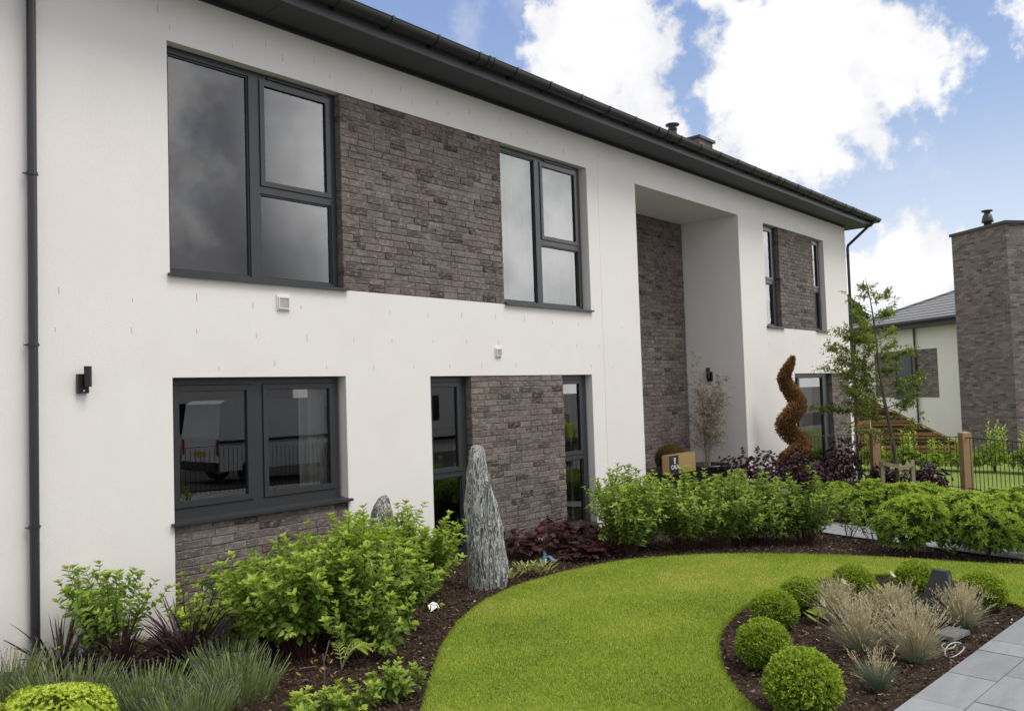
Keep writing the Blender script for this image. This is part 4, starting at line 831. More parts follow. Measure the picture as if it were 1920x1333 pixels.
# ---- spiral topiary
a = Acc(); lf = Acc(); st = Acc(); rr = np.array([.66, -.75, 0]); ff = np.array([.75, .66, 0])
key = np.array([(2.50, .06, .02), (2.36, .0, .085), (2.14, -.13, .14), (1.86, .02, .17), (1.68, .15, .185), (1.50, -.02, .195), (1.30, -.17, .21), (1.10, .05, .215), (.97, .19, .22), (.80, .0, .22), (.62, -.20, .24), (.42, .08, .25), (.30, .26, .25), (.12, .05, .25)])
zz = np.linspace(2.50, .12, 90); lat = np.interp(-zz, -key[:, 0], key[:, 1]); rad = np.interp(-zz, -key[:, 0], key[:, 2])
ph = np.cumsum(np.gradient(lat)); dep = np.gradient(lat) / np.abs(np.gradient(zz)).mean(); dep = np.convolve(np.pad(dep, 4, 'edge'), np.ones(9) / 9, 'valid') * .07
lat = 1.12 * np.convolve(np.pad(lat, 3, 'edge'), np.ones(7) / 7, 'valid')
pth = rr[None] * lat[:, None] + ff[None] * dep[:, None] + np.array([0, 0, 1.])[None] * zz[:, None]
radt = rad * .60
a.tube(pth, radt * .92, 12, .15)
n = 17000; q = rng.random(n) ** .8 * 88; i0 = q.astype(int); c0 = pth[i0] + (pth[i0 + 1] - pth[i0]) * (q - i0)[:, None]; T = unit(np.gradient(pth, axis=0))[i0]; A = unit(np.cross(T, rr[None])); B = np.cross(T, A); an = rng.uniform(0, 6.28, n); O = A * np.cos(an)[:, None] + B * np.sin(an)[:, None]
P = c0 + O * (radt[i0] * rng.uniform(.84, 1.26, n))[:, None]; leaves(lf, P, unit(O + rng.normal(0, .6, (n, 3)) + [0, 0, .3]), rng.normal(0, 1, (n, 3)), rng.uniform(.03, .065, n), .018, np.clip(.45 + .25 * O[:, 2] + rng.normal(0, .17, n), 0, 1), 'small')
st.tube([(0, 0, -.05), (0, 0, 2.2)], .02, 8)
M_core = mat('dead_core', (.045, .020, .009), 1, var=.4, vscale=30)
sx, sy = 15.10, -.68
plant('spiral_topiary', 'tall rust brown dead conifer clipped into a spiral', 'spiral topiary', (sx, sy, float(gz(sx))), [('trunk', st, M_bark), ('core', a, M_core), ('foliage', lf, G_brn)])
for o in bpy.data.objects:
    if o.name.startswith('spiral_topiary'): o.scale = (1, 1, 1.08)
# ---- planter with brass name box and brown ball
px_, py_ = 11.74, -.02; gz0 = float(gz(px_))
t = thing('planter', 'square black planter with brass coloured name box fixed on its front', 'planter', (px_, py_, gz0))
M_brass = mat('brass_panel', (.36, .25, .10), .42, .3, var=.08, vscale=6)
a = Acc(); a.box(-.36, .36, -.10, .46, 0, .72); a.box(-.38, .38, -.12, .48, .72, .745); part('pot', a, M_blk, t)
a = Acc(); a.box(-.42, .42, -.24, -.121, .72, 1.02); bx = part('name_box', a, M_brass, t)
a = Acc(); a.box(-.41, -.13, -.246, -.2405, .725, 1.015); pl = part('black_plate', a, M_blk, bx)
def text(s, size, loc, parent, m, rot=(R_(90), 0, 0), name='lettering'):
    c = bpy.data.curves.new(name, 'FONT'); c.body = s; c.size = size; c.extrude = .0015; c.align_x = 'CENTER'; c.align_y = 'CENTER'
    tmp = bpy.data.objects.new('tmp', c); sc.collection.objects.link(tmp); bpy.context.view_layer.update()
    me = bpy.data.meshes.new_from_object(tmp.evaluated_get(bpy.context.evaluated_depsgraph_get())); bpy.data.objects.remove(tmp)
    o = bpy.data.objects.new(name, me); me.materials.clear(); me.materials.append(m); sc.collection.objects.link(o); o.location = loc; o.rotation_euler = rot; o.parent = parent; return o
M_let = mat('white_lettering', (.8, .8, .78), .5)
text('CALA', .092, (-.25, -.249, .83), bx, M_let)
a = Acc(); a.box(-.275, -.228, -.2505, -.246, .925, .975); a.box(-.267, -.236, -.2505, -.246, .885, .915); part('emblem', a, M_let, bx)
a = Acc(); a.add([(-.263, -.2515, .935), (-.243, -.2515, .935), (-.243, -.2515, .965), (-.263, -.2515, .965)], [[0, 1, 2, 3]]); part('emblem_gap', a, M_blk, bx)
def brownball(loc, r, lab, scl=1):
    g = np.random.default_rng(5); lf = Acc(); n = 5500; D = sphere_dirs(n, -.5); P = D * r * g.uniform(.88, 1.04, n)[:, None]; leaves(lf, P, unit(D + g.normal(0, .5, (n, 3))), g.normal(0, 1, (n, 3)), .02, .010, .35 + .3 * np.clip(D[:, 2], -.3, 1) + g.normal(0, .14, n), 'small')
    c = Acc(); th = np.linspace(0, np.pi, 9); c.lathe([(r * .86 * math.sin(t) + 1e-4, -r * .86 * math.cos(t)) for t in th], 14, 0.02)
    return plant('browned_ball', lab, 'topiary ball', loc, [('core', c, M_core), ('foliage', lf, leafmat('browned_leaf', [(0, (.03, .02, .008)), (.5, (.10, .075, .02)), (1, (.22, .18, .05))]))], 'browning topiary balls by the entrance')
brownball((px_ + .26, py_ + .12, gz0 + .90), .25, 'browning topiary ball standing in the black planter')
brownball((12.45, .1, gz0 + .64), .17, 'smaller browning topiary ball right of brass box, in front of bamboo pot')
a = Acc(); a.lathe([(.0, .0), (.16, .0), (.20, .36), (.215, .37), (.215, .40), (.18, .40), (.17, .34), (.0, .34)], 24); o = part('small_pot', a, M_blk, None, True); tag(o, 'round black pot under smaller browning topiary ball', 'pot', loc=(12.45, .1, gz0 + .14))
# grey striped pot glimpsed under the purple bush
a = Acc(); a.lathe([(.0, .0), (.13, .0), (.18, .34), (.19, .36), (.17, .36), (.16, .3), (.0, .3)], 16); o = part('grey_pot', a, mat('grey_ceramic', (.32, .33, .36), .5, var=.4, vscale=12), None, True); tag(o, 'pale grey pot half hidden under the small dark purple bush', 'pot', loc=(12.75, -.65, gz0 + .04))
# ---- bamboo in a dark bowl pot
bx_, by_ = 13.75, .40; t = thing('bamboo_pot', 'wide dark bowl shaped pot holding dry bamboo inside recess', 'pot', (bx_, by_, float(gz(bx_))))
a = Acc(); a.lathe([(0, 0), (.20, 0), (.30, .35), (.42, .66), (.44, .70), (.44, .73), (.38, .73), (.36, .66), (0, .64)], 28); part('bowl', a, M_blk, t, True)
st, lf = Acc(), Acc(); g = np.random.default_rng(11)
for k in range(13):
    az = g.uniform(0, 6.28); h = g.uniform(1.1, 1.7) if k else 2.05; o = np.array([math.cos(az), math.sin(az), 0]) * g.uniform(.1, .42); tt = np.linspace(0, 1, 12)[:, None]; p = o * .2 + o * tt ** 1.6 + np.array([0, 0, h]) * tt
    st.tube(p, np.linspace(.008, .002, 12), 6, caps=False)
    for i in range(3, 12):
        for j in range(g.integers(3, 6)):
            d = unit(np.array([*g.normal(0, 1, 2), g.uniform(.1, .9)])); ln = g.uniform(.14, .44) * (1.2 - .5 * i / 12); tw = p[i] + d * ln * np.linspace(0, 1, 4)[:, None]; st.tube(tw, .0016, 3, caps=False)
            m = g.integers(3, 9); q = p[i] + d * ln * g.uniform(.3, 1, m)[:, None]; leaves(lf, q, g.normal(0, .7, (m, 3)) + [0, 0, -.35], g.normal(0, 1, (m, 3)), g.uniform(.04, .08, m), .010, g.uniform(0, 1, m), 'small')
plant('bamboo', 'dry thin bamboo with straw coloured leaves against white reveal', 'bamboo', (bx_, by_, float(gz(bx_)) + .64), [('canes', st, M_cane), ('leaves', lf, G_bam)])
# ---- standing stones
def stonemat():
    m = bpy.data.materials.new('veined_stone'); m.use_nodes = True; t = m.node_tree; p = t.nodes['Principled BSDF']; p.inputs['Roughness'].default_value = .55
    o = N(t, 'ShaderNodeTexCoord').outputs['Object']; mp = N(t, 'ShaderNodeMapping'); mp.inputs['Scale'].default_value = (1, 1, .13); t.links.new(o, mp.inputs[0])
    a1 = noise(t, mp.outputs[0], 17, 8, .66, 1.8); ln1 = mth(t, 'SUBTRACT', 1.0, mapr(t, mth(t, 'ABSOLUTE', mth(t, 'SUBTRACT', a1, .5)), .0, .045)); a2 = noise(t, mp.outputs[0], 34, 7, .65, 1.6); ln2 = mth(t, 'SUBTRACT', 1.0, mapr(t, mth(t, 'ABSOLUTE', mth(t, 'SUBTRACT', a2, .52)), .0, .06)); bl = mapr(t, noise(t, mp.outputs[0], 9, 6, .7), .42, .6)
    base = ramp(t, noise(t, o, 30, 6, .7), [(.3, (.03, .036, .042)), (.7, (.10, .112, .125))])
    f = mth(t, 'MAXIMUM', mth(t, 'MULTIPLY', ln1, .9), mth(t, 'MULTIPLY', ln2, mth(t, 'MULTIPLY', bl, .9)), clamp=True); f = mth(t, 'MULTIPLY', f, mapr(t, noise(t, o, 55, 4, .6), .3, .5, .55, 1))
    t.links.new(mixc(t, f, base, (.80, .80, .78)), p.inputs['Base Color'])
    b = N(t, 'ShaderNodeBump'); b.inputs['Strength'].default_value = 1; b.inputs['Distance'].default_value = .02; t.links.new(mth(t, 'ADD', a1, mth(t, 'MULTIPLY', f, .2)), b.inputs['Height']); t.links.new(b.outputs[0], p.inputs['Normal']); return m
M_stone = stonemat()
def stone(name, label, loc, prof, thick, seed):
    from mathutils import noise as mn
    a_ = Acc(); n = 40; P = np.array(prof); zs = np.linspace(P[0, 0], P[-1, 0], 60); l = np.interp(zs, P[:, 0], P[:, 1]); r = np.interp(zs, P[:, 0], P[:, 2]); V = []
    for z, x0, x1 in zip(zs, l, r):
        cx, hw = (x0 + x1) / 2, max((x1 - x0) / 2, .004); th_ = thick * min(1, hw / .12) 
        for k in range(n):
            t = 2 * math.pi * k / n; c, s = math.cos(t), math.sin(t); e = .9; u = cx + hw * math.copysign(abs(c) ** e, c); v = th_ * math.copysign(abs(s) ** e, s)
            d = mn.noise(Vector((u * 5, v * 5 + seed, z * 2.6))) * .036 + mn.noise(Vector((u * 18, v * 18 + seed, z * 6))) * .015 + mn.noise(Vector((u * 50, v * 50, z * 16))) * .006
            V.append(rr * (u + d * c) + ff * (v + d * s) + np.array([0, 0, z + d * .3]))
    F = [[i * n + j, i * n + (j + 1) % n, (i + 1) * n + (j + 1) % n, (i + 1) * n + j] for i in range(59) for j in range(n)]; a_.add(V, F); top = V[-n:]; a_.add(top + [np.mean(top, 0)], [[j, (j + 1) % n, n] for j in range(n)])
    o = part(name, a_, M_stone, None, True); return tag(o, label, 'standing stone', loc=loc)
rr = np.array([.66, -.751, 0]); ff = np.array([.751, .66, 0])
stone('standing_stone', 'tall grey standing stone with white veins, in front of brick', (6.14, -1.18, -.02), [(-.05, -.16, .19), (.05, -.175, .21), (.25, -.18, .22), (.45, -.19, .205), (.62, -.195, .19), (.78, -.195, .16), (.90, -.195, .135), (1.0, -.185, .105), (1.12, -.165, .07), (1.22, -.15, .055), (1.32, -.135, .045), (1.40, -.115, .03), (1.44, -.095, .01), (1.465, -.065, -.02)], .095, 3)
stone('standing_stone', 'short grey standing stone peeping above lime shrubs by white wall', (5.55, -.35, 0), [(-.05, -.22, .2), (.4, -.18, .18), (.65, -.14, .12), (.80, -.11, .08), (.93, -.05, .06), (.96, -.01, .03)], .09, 9)
# ---- blue glove, white label, speaker, slate, cable
a = Acc()
for sgm, (x0, y0, z0, x1, y1, z1, w0) in enumerate([(0, 0, .02, .10, .02, .12, .05), (.10, .02, .12, .22, -.05, .03, .04), (.0, .0, .02, -.06, -.05, .01, .04), (.10, .02, .12, .13, .05, .15, .03)]):
    k = 7; t = np.linspace(0, 1, k); V = []
    for tt in t:
        p = np.array([x0 + (x1 - x0) * tt, y0 + (y1 - y0) * tt, z0 + (z1 - z0) * tt])
        for sd in (-1, -.33, .33, 1): V.append(p + np.array([.3, .9, 0]) * sd * w0 + np.array([0, 0, .018 * math.cos(sd * 5 + tt * 4) - .02 * abs(sd)]) + rng.normal(0, .003, 3))
    a.add(V, [[i * 4 + j, i * 4 + j + 1, (i + 1) * 4 + j + 1, (i + 1) * 4 + j] for i in range(k - 1) for j in range(3)])
o = part('glove', a, mat('blue_cloth', (.10, .19, .33), .8, var=.25, vscale=20), None, True); tag(o, 'crumpled blue glove lying on mulch before the heucheras', 'glove', loc=(7.22, -1.02, .01))
a = Acc(); a.add([(-.06, 0, .005), (0, -.01, .03), (.07, .02, .008), (-.04, .06, .05), (.02, .06, .07), (.09, .07, .04)], [[0, 1, 4, 3], [1, 2, 5, 4]]); o = part('plant_label', a, M_let); tag(o, 'creased white plant label on mulch below lime shrubs', 'label', loc=(5.22, -1.42, .01))
# garden speaker: wedge with curved ridge
t = thing('garden_speaker', 'black wedge shaped garden speaker among straw grasses', 'speaker', (7.33, -5.05, 0)); t.scale = (1.12, 1.12, 1.15)
M_spk = mat('speaker_plastic', (.020, .021, .024), .45, var=.15, vscale=20); M_grl = mat('speaker_grille', (.030, .032, .036), .6)
a = Acc(); g_ = Acc(); n = 14; zs = np.linspace(0.0, .36, n); L_, C_, Rr_ = [], [], []
kz = [0, .05, .12, .2, .27, .33, .36]
for z in zs:
    wl = np.interp(z, kz, [-.135, -.118, -.094, -.062, -.030, -.004, .012]); cr = np.interp(z, kz, [.030, .046, .064, .076, .078, .074, .068]); wr = np.interp(z, kz, [.045, .075, .108, .130, .134, .128, .118])
    L_.append(rr * wl + ff * .02 + [0, 0, z]); C_.append(rr * cr - ff * .085 * (1 - .35 * z / .36) + [0, 0, z]); Rr_.append(rr * wr - ff * .02 + [0, 0, z])
B_ = [rr * (.02 + .2 * z * .5) + ff * .12 * (1 - .5 * z / .36) + np.array([0, 0, z]) for z in zs]
def loft(acc, A_, B__): acc.add(A_ + B__, [[i, n + i, n + i + 1, i + 1] for i in range(n - 1)])
loft(a, C_, Rr_); loft(a, Rr_, B_); loft(a, B_, L_); a.add([L_[-1], C_[-1], Rr_[-1], B_[-1]], [[0, 1, 2, 3]]); loft(g_, L_, C_)
part('shell', a, M_spk, t, True); part('grille', g_, M_grl, t, True)
c_ = Acc(); zz = .27
for z0, z1 in ((.20, .335),):
    i0, i1 = int(z0 / .36 * 13), int(z1 / .36 * 13); q = lambda i, u: C_[i] * (1 - u) + Rr_[i] * u - ff * .004
    c_.add([q(i0, .28), q(i0, .72), q(i1, .72), q(i1, .28)], [[0, 1, 2, 3]])
part('badge_panel', c_, mat('grey_panel', (.10, .11, .125), .5), t)
a = Acc(); V = [(-.14, -.05, 0), (.13, -.10, 0), (.17, .06, 0), (-.09, .09, 0)]; V = V + [(x * .97, y * .97, .028) for x, y, z in V]; a.add(V, [[4, 5, 6, 7], [0, 1, 5, 4], [1, 2, 6, 5], [2, 3, 7, 6], [3, 0, 4, 7]], .5)
o = part('slate_offcut', a, mat('dark_slate', (.13, .135, .145), .6, var=.3, vscale=8)); tag(o, 'flat broken piece of slate lying on mulch near the paving', 'slate', loc=(6.88, -5.28, .035))
a = Acc(); t_ = np.linspace(0, 1, 30); p = np.stack([.16 * np.cos(t_ * 5.6) - .05 * t_, .055 * np.sin(t_ * 5.6), .02 + .012 * np.sin(t_ * 9)], 1); a.tube(p, .0042, 6); p2 = np.stack([.05 + .09 * np.cos(t_ * 5.5 + 1), .06 + .04 * np.sin(t_ * 5.5 + 1), .022 + .0 * t_], 1); a.tube(p2, .0042, 6)
o = part('cable', a, mat('pale_cable', (.45, .47, .50), .35), None, True); tag(o, 'loop of pale cable lying between slate piece and paving', 'cable', loc=(6.62, -5.37, .0)); 
# ---- staked tree
tx, ty = 16.17, -2.17; tz = float(gz(tx)); t = thing('young_tree', 'young tree with sparse layered green leaves tied to two stakes', 'tree', (tx, ty, tz)); g = np.random.default_rng(21)
st, lf = Acc(), Acc(); rx = np.array([.66, -.75, 0]); fy = np.array([.75, .66, 0])
tk = np.linspace(0, 1, 22); trunk = rx * (-.42 * tk ** 1.3)[:, None] + np.array([0, 0, 4.15]) * tk[:, None] + rx * (.03 * np.sin(tk * 9))[:, None]; st.tube(trunk, .040 * (1 - tk) ** .8 + .004, 10, caps=False)
def limb(p0, d, ln, up, leafn, r0=.010):
    tt = np.linspace(0, 1, 9)[:, None]; p = p0 + d * ln * tt + np.array([0, 0, up]) * ln * tt ** 1.5 + np.cumsum(g.normal(0, .012, (9, 3)), 0); st.tube(p, np.linspace(r0, .002, 9), 5, caps=False)
    for k in range(leafn):
        i = g.integers(2, 9); q0 = p[i]; dd = unit(d * .7 + g.normal(0, .6, 3) * [1, 1, .45] + [0, 0, .08]); l2 = g.uniform(.08, .30) * (.5 + .6 * min(1, ln)); q = q0 + dd * l2 * np.linspace(0, 1, 4)[:, None]; st.tube(q, .002, 3, caps=False)
        m = g.integers(8, 17); u = g.uniform(.2, 1.05, m); pp = q0 + dd * l2 * u[:, None] + g.normal(0, .02, (m, 3)); D = dd * .6 + g.normal(0, .6, (m, 3)); L = g.uniform(.040, .072, m); leaves(lf, pp, D, np.array([0, 0, 1.]) + g.normal(0, .35, (m, 3)), L, L * .48, g.normal(.42, .16, m) + .12 * (pp[:, 2] > 2.7), 'ovate')
for (z, lx, ly, ln, up, nl) in [(1.10, -1, .1, .75, .45, 11), (1.15, .9, -.3, .45, .9, 9), (1.25, -.9, -.5, .95, .15, 15), (1.4, .8, .5, .62, .7, 14), (1.5, -.6, .8, .7, .5, 24), (1.65, -1, .2, 1.15, .15, 40), (1.75, .4, -.9, .6, .4, 22), (1.85, -.8, -.5, .9, .3, 36), (1.95, 1, .1, .75, .35, 34),
     (2.1, -.5, .8, .7, .3, 34), (2.2, -1, -.2, 1.05, .28, 46), (2.3, .7, .6, .55, .4, 30), (2.4, -.7, .6, .75, .3, 40), (2.55, -1, 0, .85, .35, 42), (2.6, .9, -.3, .45, .5, 22), (2.75, -.6, -.7, .6, .3, 34), (2.9, -.9, .3, .6, .45, 26), (3.0, .8, .3, .30, .7, 14), (3.2, -.7, -.3, .45, .8, 16), (3.35, .8, .1, .40, .8, 14), (3.5, -.6, .4, .35, .9, 13), (3.65, .5, -.5, .30, .9, 12), (3.8, -.5, -.3, .25, 1.2, 9)]:
    tt = z / 4.15; base = np.array([np.interp(tt, tk, trunk[:, i]) for i in range(3)]); limb(base, unit(rx * lx + fy * ly), ln, up, nl, .012 if z < 2.5 else .007)
for k_ in range(16):
    z = 1.5 + 1.9 * k_ / 16; limb(np.array([np.interp(z / 4.15, tk, trunk[:, i]) for i in range(3)]), unit(g.normal(0, 1, 3) * [1, 1, 0] - rx * .35), g.uniform(.35, .75), .35, 20, .006)
for z in (3.7, 3.85, 3.95): limb(np.array([np.interp(z / 4.15, tk, trunk[:, i]) for i in range(3)]), unit(g.normal(0, 1, 3) * [1, 1, 0]), .12, 1.0, 6, .004)
part('trunk', st, M_bark, t); part('crown', lf, G_tree, t)
t = thing('tree_stakes', 'weathered timber stakes with crossbars supporting the young tree', 'tree stake', (tx, ty, tz))
for s_ in (-1, 1):
    a = Acc(); c_ = rx * .28 * s_; a.obox(c_ + [0, 0, .33], rx * .033, fy * .033, (0, 0, .42)); part('stake', a, M_stake, t)
    a = Acc(); e = rx * .0 + fy * -.03; m_ = (c_ + e) / 2 + np.array([0, 0, .66 - .02 * s_]) - fy * .05; dv_ = (e - c_) / 2; a.obox(m_, dv_ * 1.1 + np.array([0, 0, -.04]), unit(np.cross(dv_, (0, 0, 1.))) * .012, (0, 0, .035)); part('crossbar', a, M_stake, t)
# ---- railings
M_iron = mat('black_iron', (.018, .019, .021), .5, var=.2, vscale=30)
posts = [(16.4, -.36, .88), (18.75, -.86, .80), (18.45, -2.75, .77), (17.3, -4.05, .76), (16.2, -5.4, .78)]
for i in range(4):
    x0, y0, z0 = posts[i]; x1, y1, z1 = posts[i + 1]; p0, p1 = np.array([x0, y0, z0]), np.array([x1, y1, z1]); L = np.linalg.norm((p1 - p0)[:2]); d = (p1 - p0) / L
    t = thing('railing', ['black railing section crossing before the sliding door', 'black railing section between the two timber posts behind the young tree', 'black railing section right of the right timber post', 'black railing section running out of frame at right'][i], 'railing', (0, 0, 0), 0, 'black estate railings')
    a = Acc(); m_ = (p0 + p1) / 2; a.obox(m_, d * L / 2, np.cross(unit(d), (0, 0, 1.)) * .012, (0, 0, .007)); part('top_rail', a, M_iron, t)
    a = Acc(); a.obox(m_ - [0, 0, 1.0], d * L / 2, np.cross(unit(d), (0, 0, 1.)) * .012, (0, 0, .007)); part('bottom_rail', a, M_iron, t)
    k = int(L / .115)
    for j in range(1, k):
        q = p0 + d * L * j / k; b = Acc(); b.tube([(q[0], q[1], q[2] - 1.12), (q[0], q[1], q[2] - .007)], .0065, 6); part('bar', b, M_iron, t)
for i, (x, y, lab) in enumerate([(18.80, -.95, 'square timber fence post left of the young tree trunk'), (18.45, -2.80, 'square timber fence post right of the young tree trunk')]):
    a = Acc(); a.obox((0, 0, .6), rx * .09, fy * .09, (0, 0, .68)); a.add([rx * -.09 + fy * -.09 + [0, 0, 1.28], rx * .09 + fy * -.09 + [0, 0, 1.28], rx * .09 + fy * .09 + [0, 0, 1.28], rx * -.09 + fy * .09 + [0, 0, 1.28], [0, 0, 1.31]], [[0, 1, 4], [1, 2, 4], [2, 3, 4], [3, 0, 4]]); o = part('fence_post', a, M_oak); tag(o, lab, 'fence post', 'timber fence posts in the railings', (x, y, -.42))
# ---- timber board fence with raked top
def boards(p0, p1, z0a, z1a, zb, nm, lab):
    p0, p1 = np.array([*p0, 0.]), np.array([*p1, 0.]); d = unit(p1 - p0); L = np.linalg.norm(p1 - p0); nrm = np.cross(d, (0, 0, 1.)); a_ = Acc(); z = zb; k = 0
    while z < max(z0a, z1a):
        # clip each board to the raked top
        zt = z + .1195; xs = np.linspace(0, L, 25); top = z0a + (z1a - z0a) * xs / L; hi = np.minimum(zt, top); ok = hi > z + .005
        if ok.any():
            xx = xs[ok]; hh = hi[ok]; n = len(xx); off = .012 * math.sin(k * 1.9); cc = rng.random()
            V = [p0 + d * x - nrm * (.038 + off) + [0, 0, z] for x in xx] + [p0 + d * x - nrm * (.002 + off) + [0, 0, h] for x, h in zip(xx, hh)] 
            a_.add(V, [[i, i + 1, n + i + 1, n + i] for i in range(n - 1)], cc); a_.add([V[0] , V[n - 1], V[n - 1] + nrm * .03, V[0] + nrm * .03], [[0, 1, 2, 3]], cc)
        z += .125; k += 1
    return a_
def boardmat():
    m = bpy.data.materials.new('fence_board'); m.use_nodes = True; t = m.node_tree; p = t.nodes['Principled BSDF']; p.inputs['Roughness'].default_value = .8
    a = N(t, 'ShaderNodeAttribute', attribute_name='c'); o = N(t, 'ShaderNodeTexCoord').outputs['Object']; mp = N(t, 'ShaderNodeMapping'); mp.inputs['Scale'].default_value = (1, 1, 12); t.links.new(o, mp.inputs[0])
    f = mth(t, 'MULTIPLY', mth(t, 'ADD', a.outputs['Fac'], noise(t, mp.outputs[0], 2.5, 6, .6)), .5); t.links.new(ramp(t, f, [(.2, (.19, .09, .038)), (.5, (.32, .165, .07)), (.8, (.44, .25, .115))]), p.inputs['Base Color']); return m
M_board = boardmat()
tf = thing('board_fence', 'orange brown horizontal board fence with top sloping down to right', 'fence', (0, 0, 0))
part('board_panel', boards((25.39, 1.26), (26.15, -.95), 1.37, .05, -.45, 'p', ''), M_board, tf); part('board_panel', boards((23.6, 2.1), (25.38, 1.27), 1.30, 1.37, -.45, 'p', ''), M_board, tf)
a = Acc(); a.add([(25.41, 1.27, -.45), (26.17, -.94, -.45), (26.17, -.94, .03), (25.41, 1.27, 1.34)], [[0, 1, 2, 3]]); a.add([(23.62, 2.12, -.45), (25.40, 1.29, -.45), (25.40, 1.29, 1.34), (23.62, 2.12, 1.27)], [[0, 1, 2, 3]]); part('gap_shade_sheet', a, mat('painted_gap_shade', (.03, .02, .014), .9), tf)  # dark sheets added behind the boards, painting the shade in their gaps
a = Acc(); a.obox((25.77, .155, .735), (.38, -1.105, -.66), (.03, .01, 0), (0, 0, .02)); part('capping', a, M_board, tf)
# ---- hedge of laurels beyond the railings
hp = None
for i, (x, y, s_, lab) in enumerate([(22.6, 1.0, .9, 'laurel beyond the railings nearest the house corner, under board fence'), (22.8, .35, 1.15, 'laurel beyond the railings directly behind young tree trunk'), (23.0, -.3, 1.1, 'laurel beyond railings just right of the young tree trunk'), (23.2, -.95, .85, 'browner laurel beyond railings between tree and right timber post'), (23.4, -1.6, .95, 'laurel beyond railings left of the right timber post'),
     (23.4, -2.3, 1.25, 'laurel beyond railings immediately right of the right timber post, tallest'), (23.3, -3.0, 1.05, 'laurel beyond railings below the brick tower centre'), (23.1, -3.7, 1.1, 'laurel beyond railings near the right frame edge'), (22.9, -4.4, 1.15, 'laurel beyond railings cut by right frame edge')]):
    if hp is None or i == 5:
        lf = dome(170, 7, .34, .62, .10, .36, 'ovate', 900 + i, .5, .3, .35, .5); g = np.random.default_rng(i)
        for k in range(9):
            az = g.uniform(0, 6.28); r0 = g.uniform(0, .28); b0 = np.array([math.cos(az) * r0, math.sin(az) * r0, .45]); hh = g.uniform(.35, .6)
            for j in range(14): a2 = j * 2.4; leaves(lf, (b0 + [0, 0, hh * j / 14])[None], np.array([[math.cos(a2), math.sin(a2), .9]]), np.array([[0, 0, 1.]]), .10, .032, np.array([.75 + g.normal(0, .12)]), 'ovate')
        tt_ = plant('laurel', lab, 'laurel', (x, y, -.42), [('stems', twigs(10, .25, .8, 900 + i, .009), M_bark), ('foliage', lf, G_euo if i == 99 else G_lau)], 'young laurels beyond the railings'); tt_.scale = (1.15, 1.15, s_)
        if hp is None: hp = tt_
    else: dup(hp, (x, y, -.42), i * 1.3, (1.15, 1.15, s_), lab)
a = Acc()
# ---- neighbouring house (local frame: x along wall azimuth, y outward)
az = R_(36); nb = thing('neighbour_house', 'neighbouring white rendered house with grey tiled roof and tall brick chimney tower', 'house', (28.55, -1.92, -.45))
nb.rotation_euler[2] = math.pi / 2 - az          # local +x runs along the wall away from camera, local +y points left towards viewer side
def NB(name, a_, m, par=None, lab=None, smooth=False): return part(name, a_, m, par or nb, smooth, lab)
a = Acc(); a.box(0, 2.22, -.71, 0, 0, 7.0); tw = NB('chimney_tower', a, M_fbrick)
a = Acc(); a.box(-.05, 2.27, -.76, .05, 7.0, 7.09); NB('chimney_cap', a, M_anth2, tw)
a = Acc(); a.lathe([(0, 7.62), (.16, 7.62), (.16, 7.58), (.09, 7.56), (.09, 7.5), (.13, 7.46), (.17, 7.28), (.17, 7.24), (.11, 7.23), (.11, 7.0)], 16, cen=(1.0, -.3, 0)); NB('flue_terminal', a, M_anth, tw, None, True)
a = Acc(); wy = -.70
wall_skin(a, 0, [], 0, 1, 0, 1); a = Acc()
a.box(2.22, 8.5, wy - 9, wy, 0, 4.28); NB('wall', a, M_render)
# hipped roof
a = Acc(); E0 = 4.42; x0, x1, y0, y1 = -.4, 12.5, wy - 9.5, wy + .5; sl = math.tan(R_(22)); hw = (y1 - y0) / 2
V = [(x0, y1, E0), (x1, y1, E0), (x1, y0, E0), (x0, y0, E0), (x0 + 2.2, y1 - 2.2, E0 + 2.2 * sl), (x1 - hw, y1 - hw, E0 + hw * sl)]
x0, x1 = 1.6, 9.0; V = [(x0, y1, E0), (x1, y1, E0), (x1, y0, E0), (x0, y0, E0), (x0 + .2, y1 - hw, E0 + hw * sl), (x1 - hw, y1 - hw, E0 + hw * sl)]
a.add(V, [[0, 1, 5, 4], [2, 3, 4, 5]]); a.add(V, [[1, 2, 5], [3, 0, 4]]); rf = NB('roof', a, M_tile)
a = Acc(); a.tube([V[1], V[5]], .07, 8); a.tube([V[5], V[4]], .07, 8); NB('ridge_tiles', a, M_tile, rf)
a = Acc(); a.box(2.22, 9.0, wy, wy + .48, 4.22, 4.26); a.box(2.22, 9.0, wy + .48, wy + .5, 4.2, 4.42); NB('fascia', a, M_anth2)
a = Acc(); a.tube([(2.2, wy + .58, 4.42), (9.0, wy + .58, 4.42)], .065, 10); NB('gutter', a, M_anth)
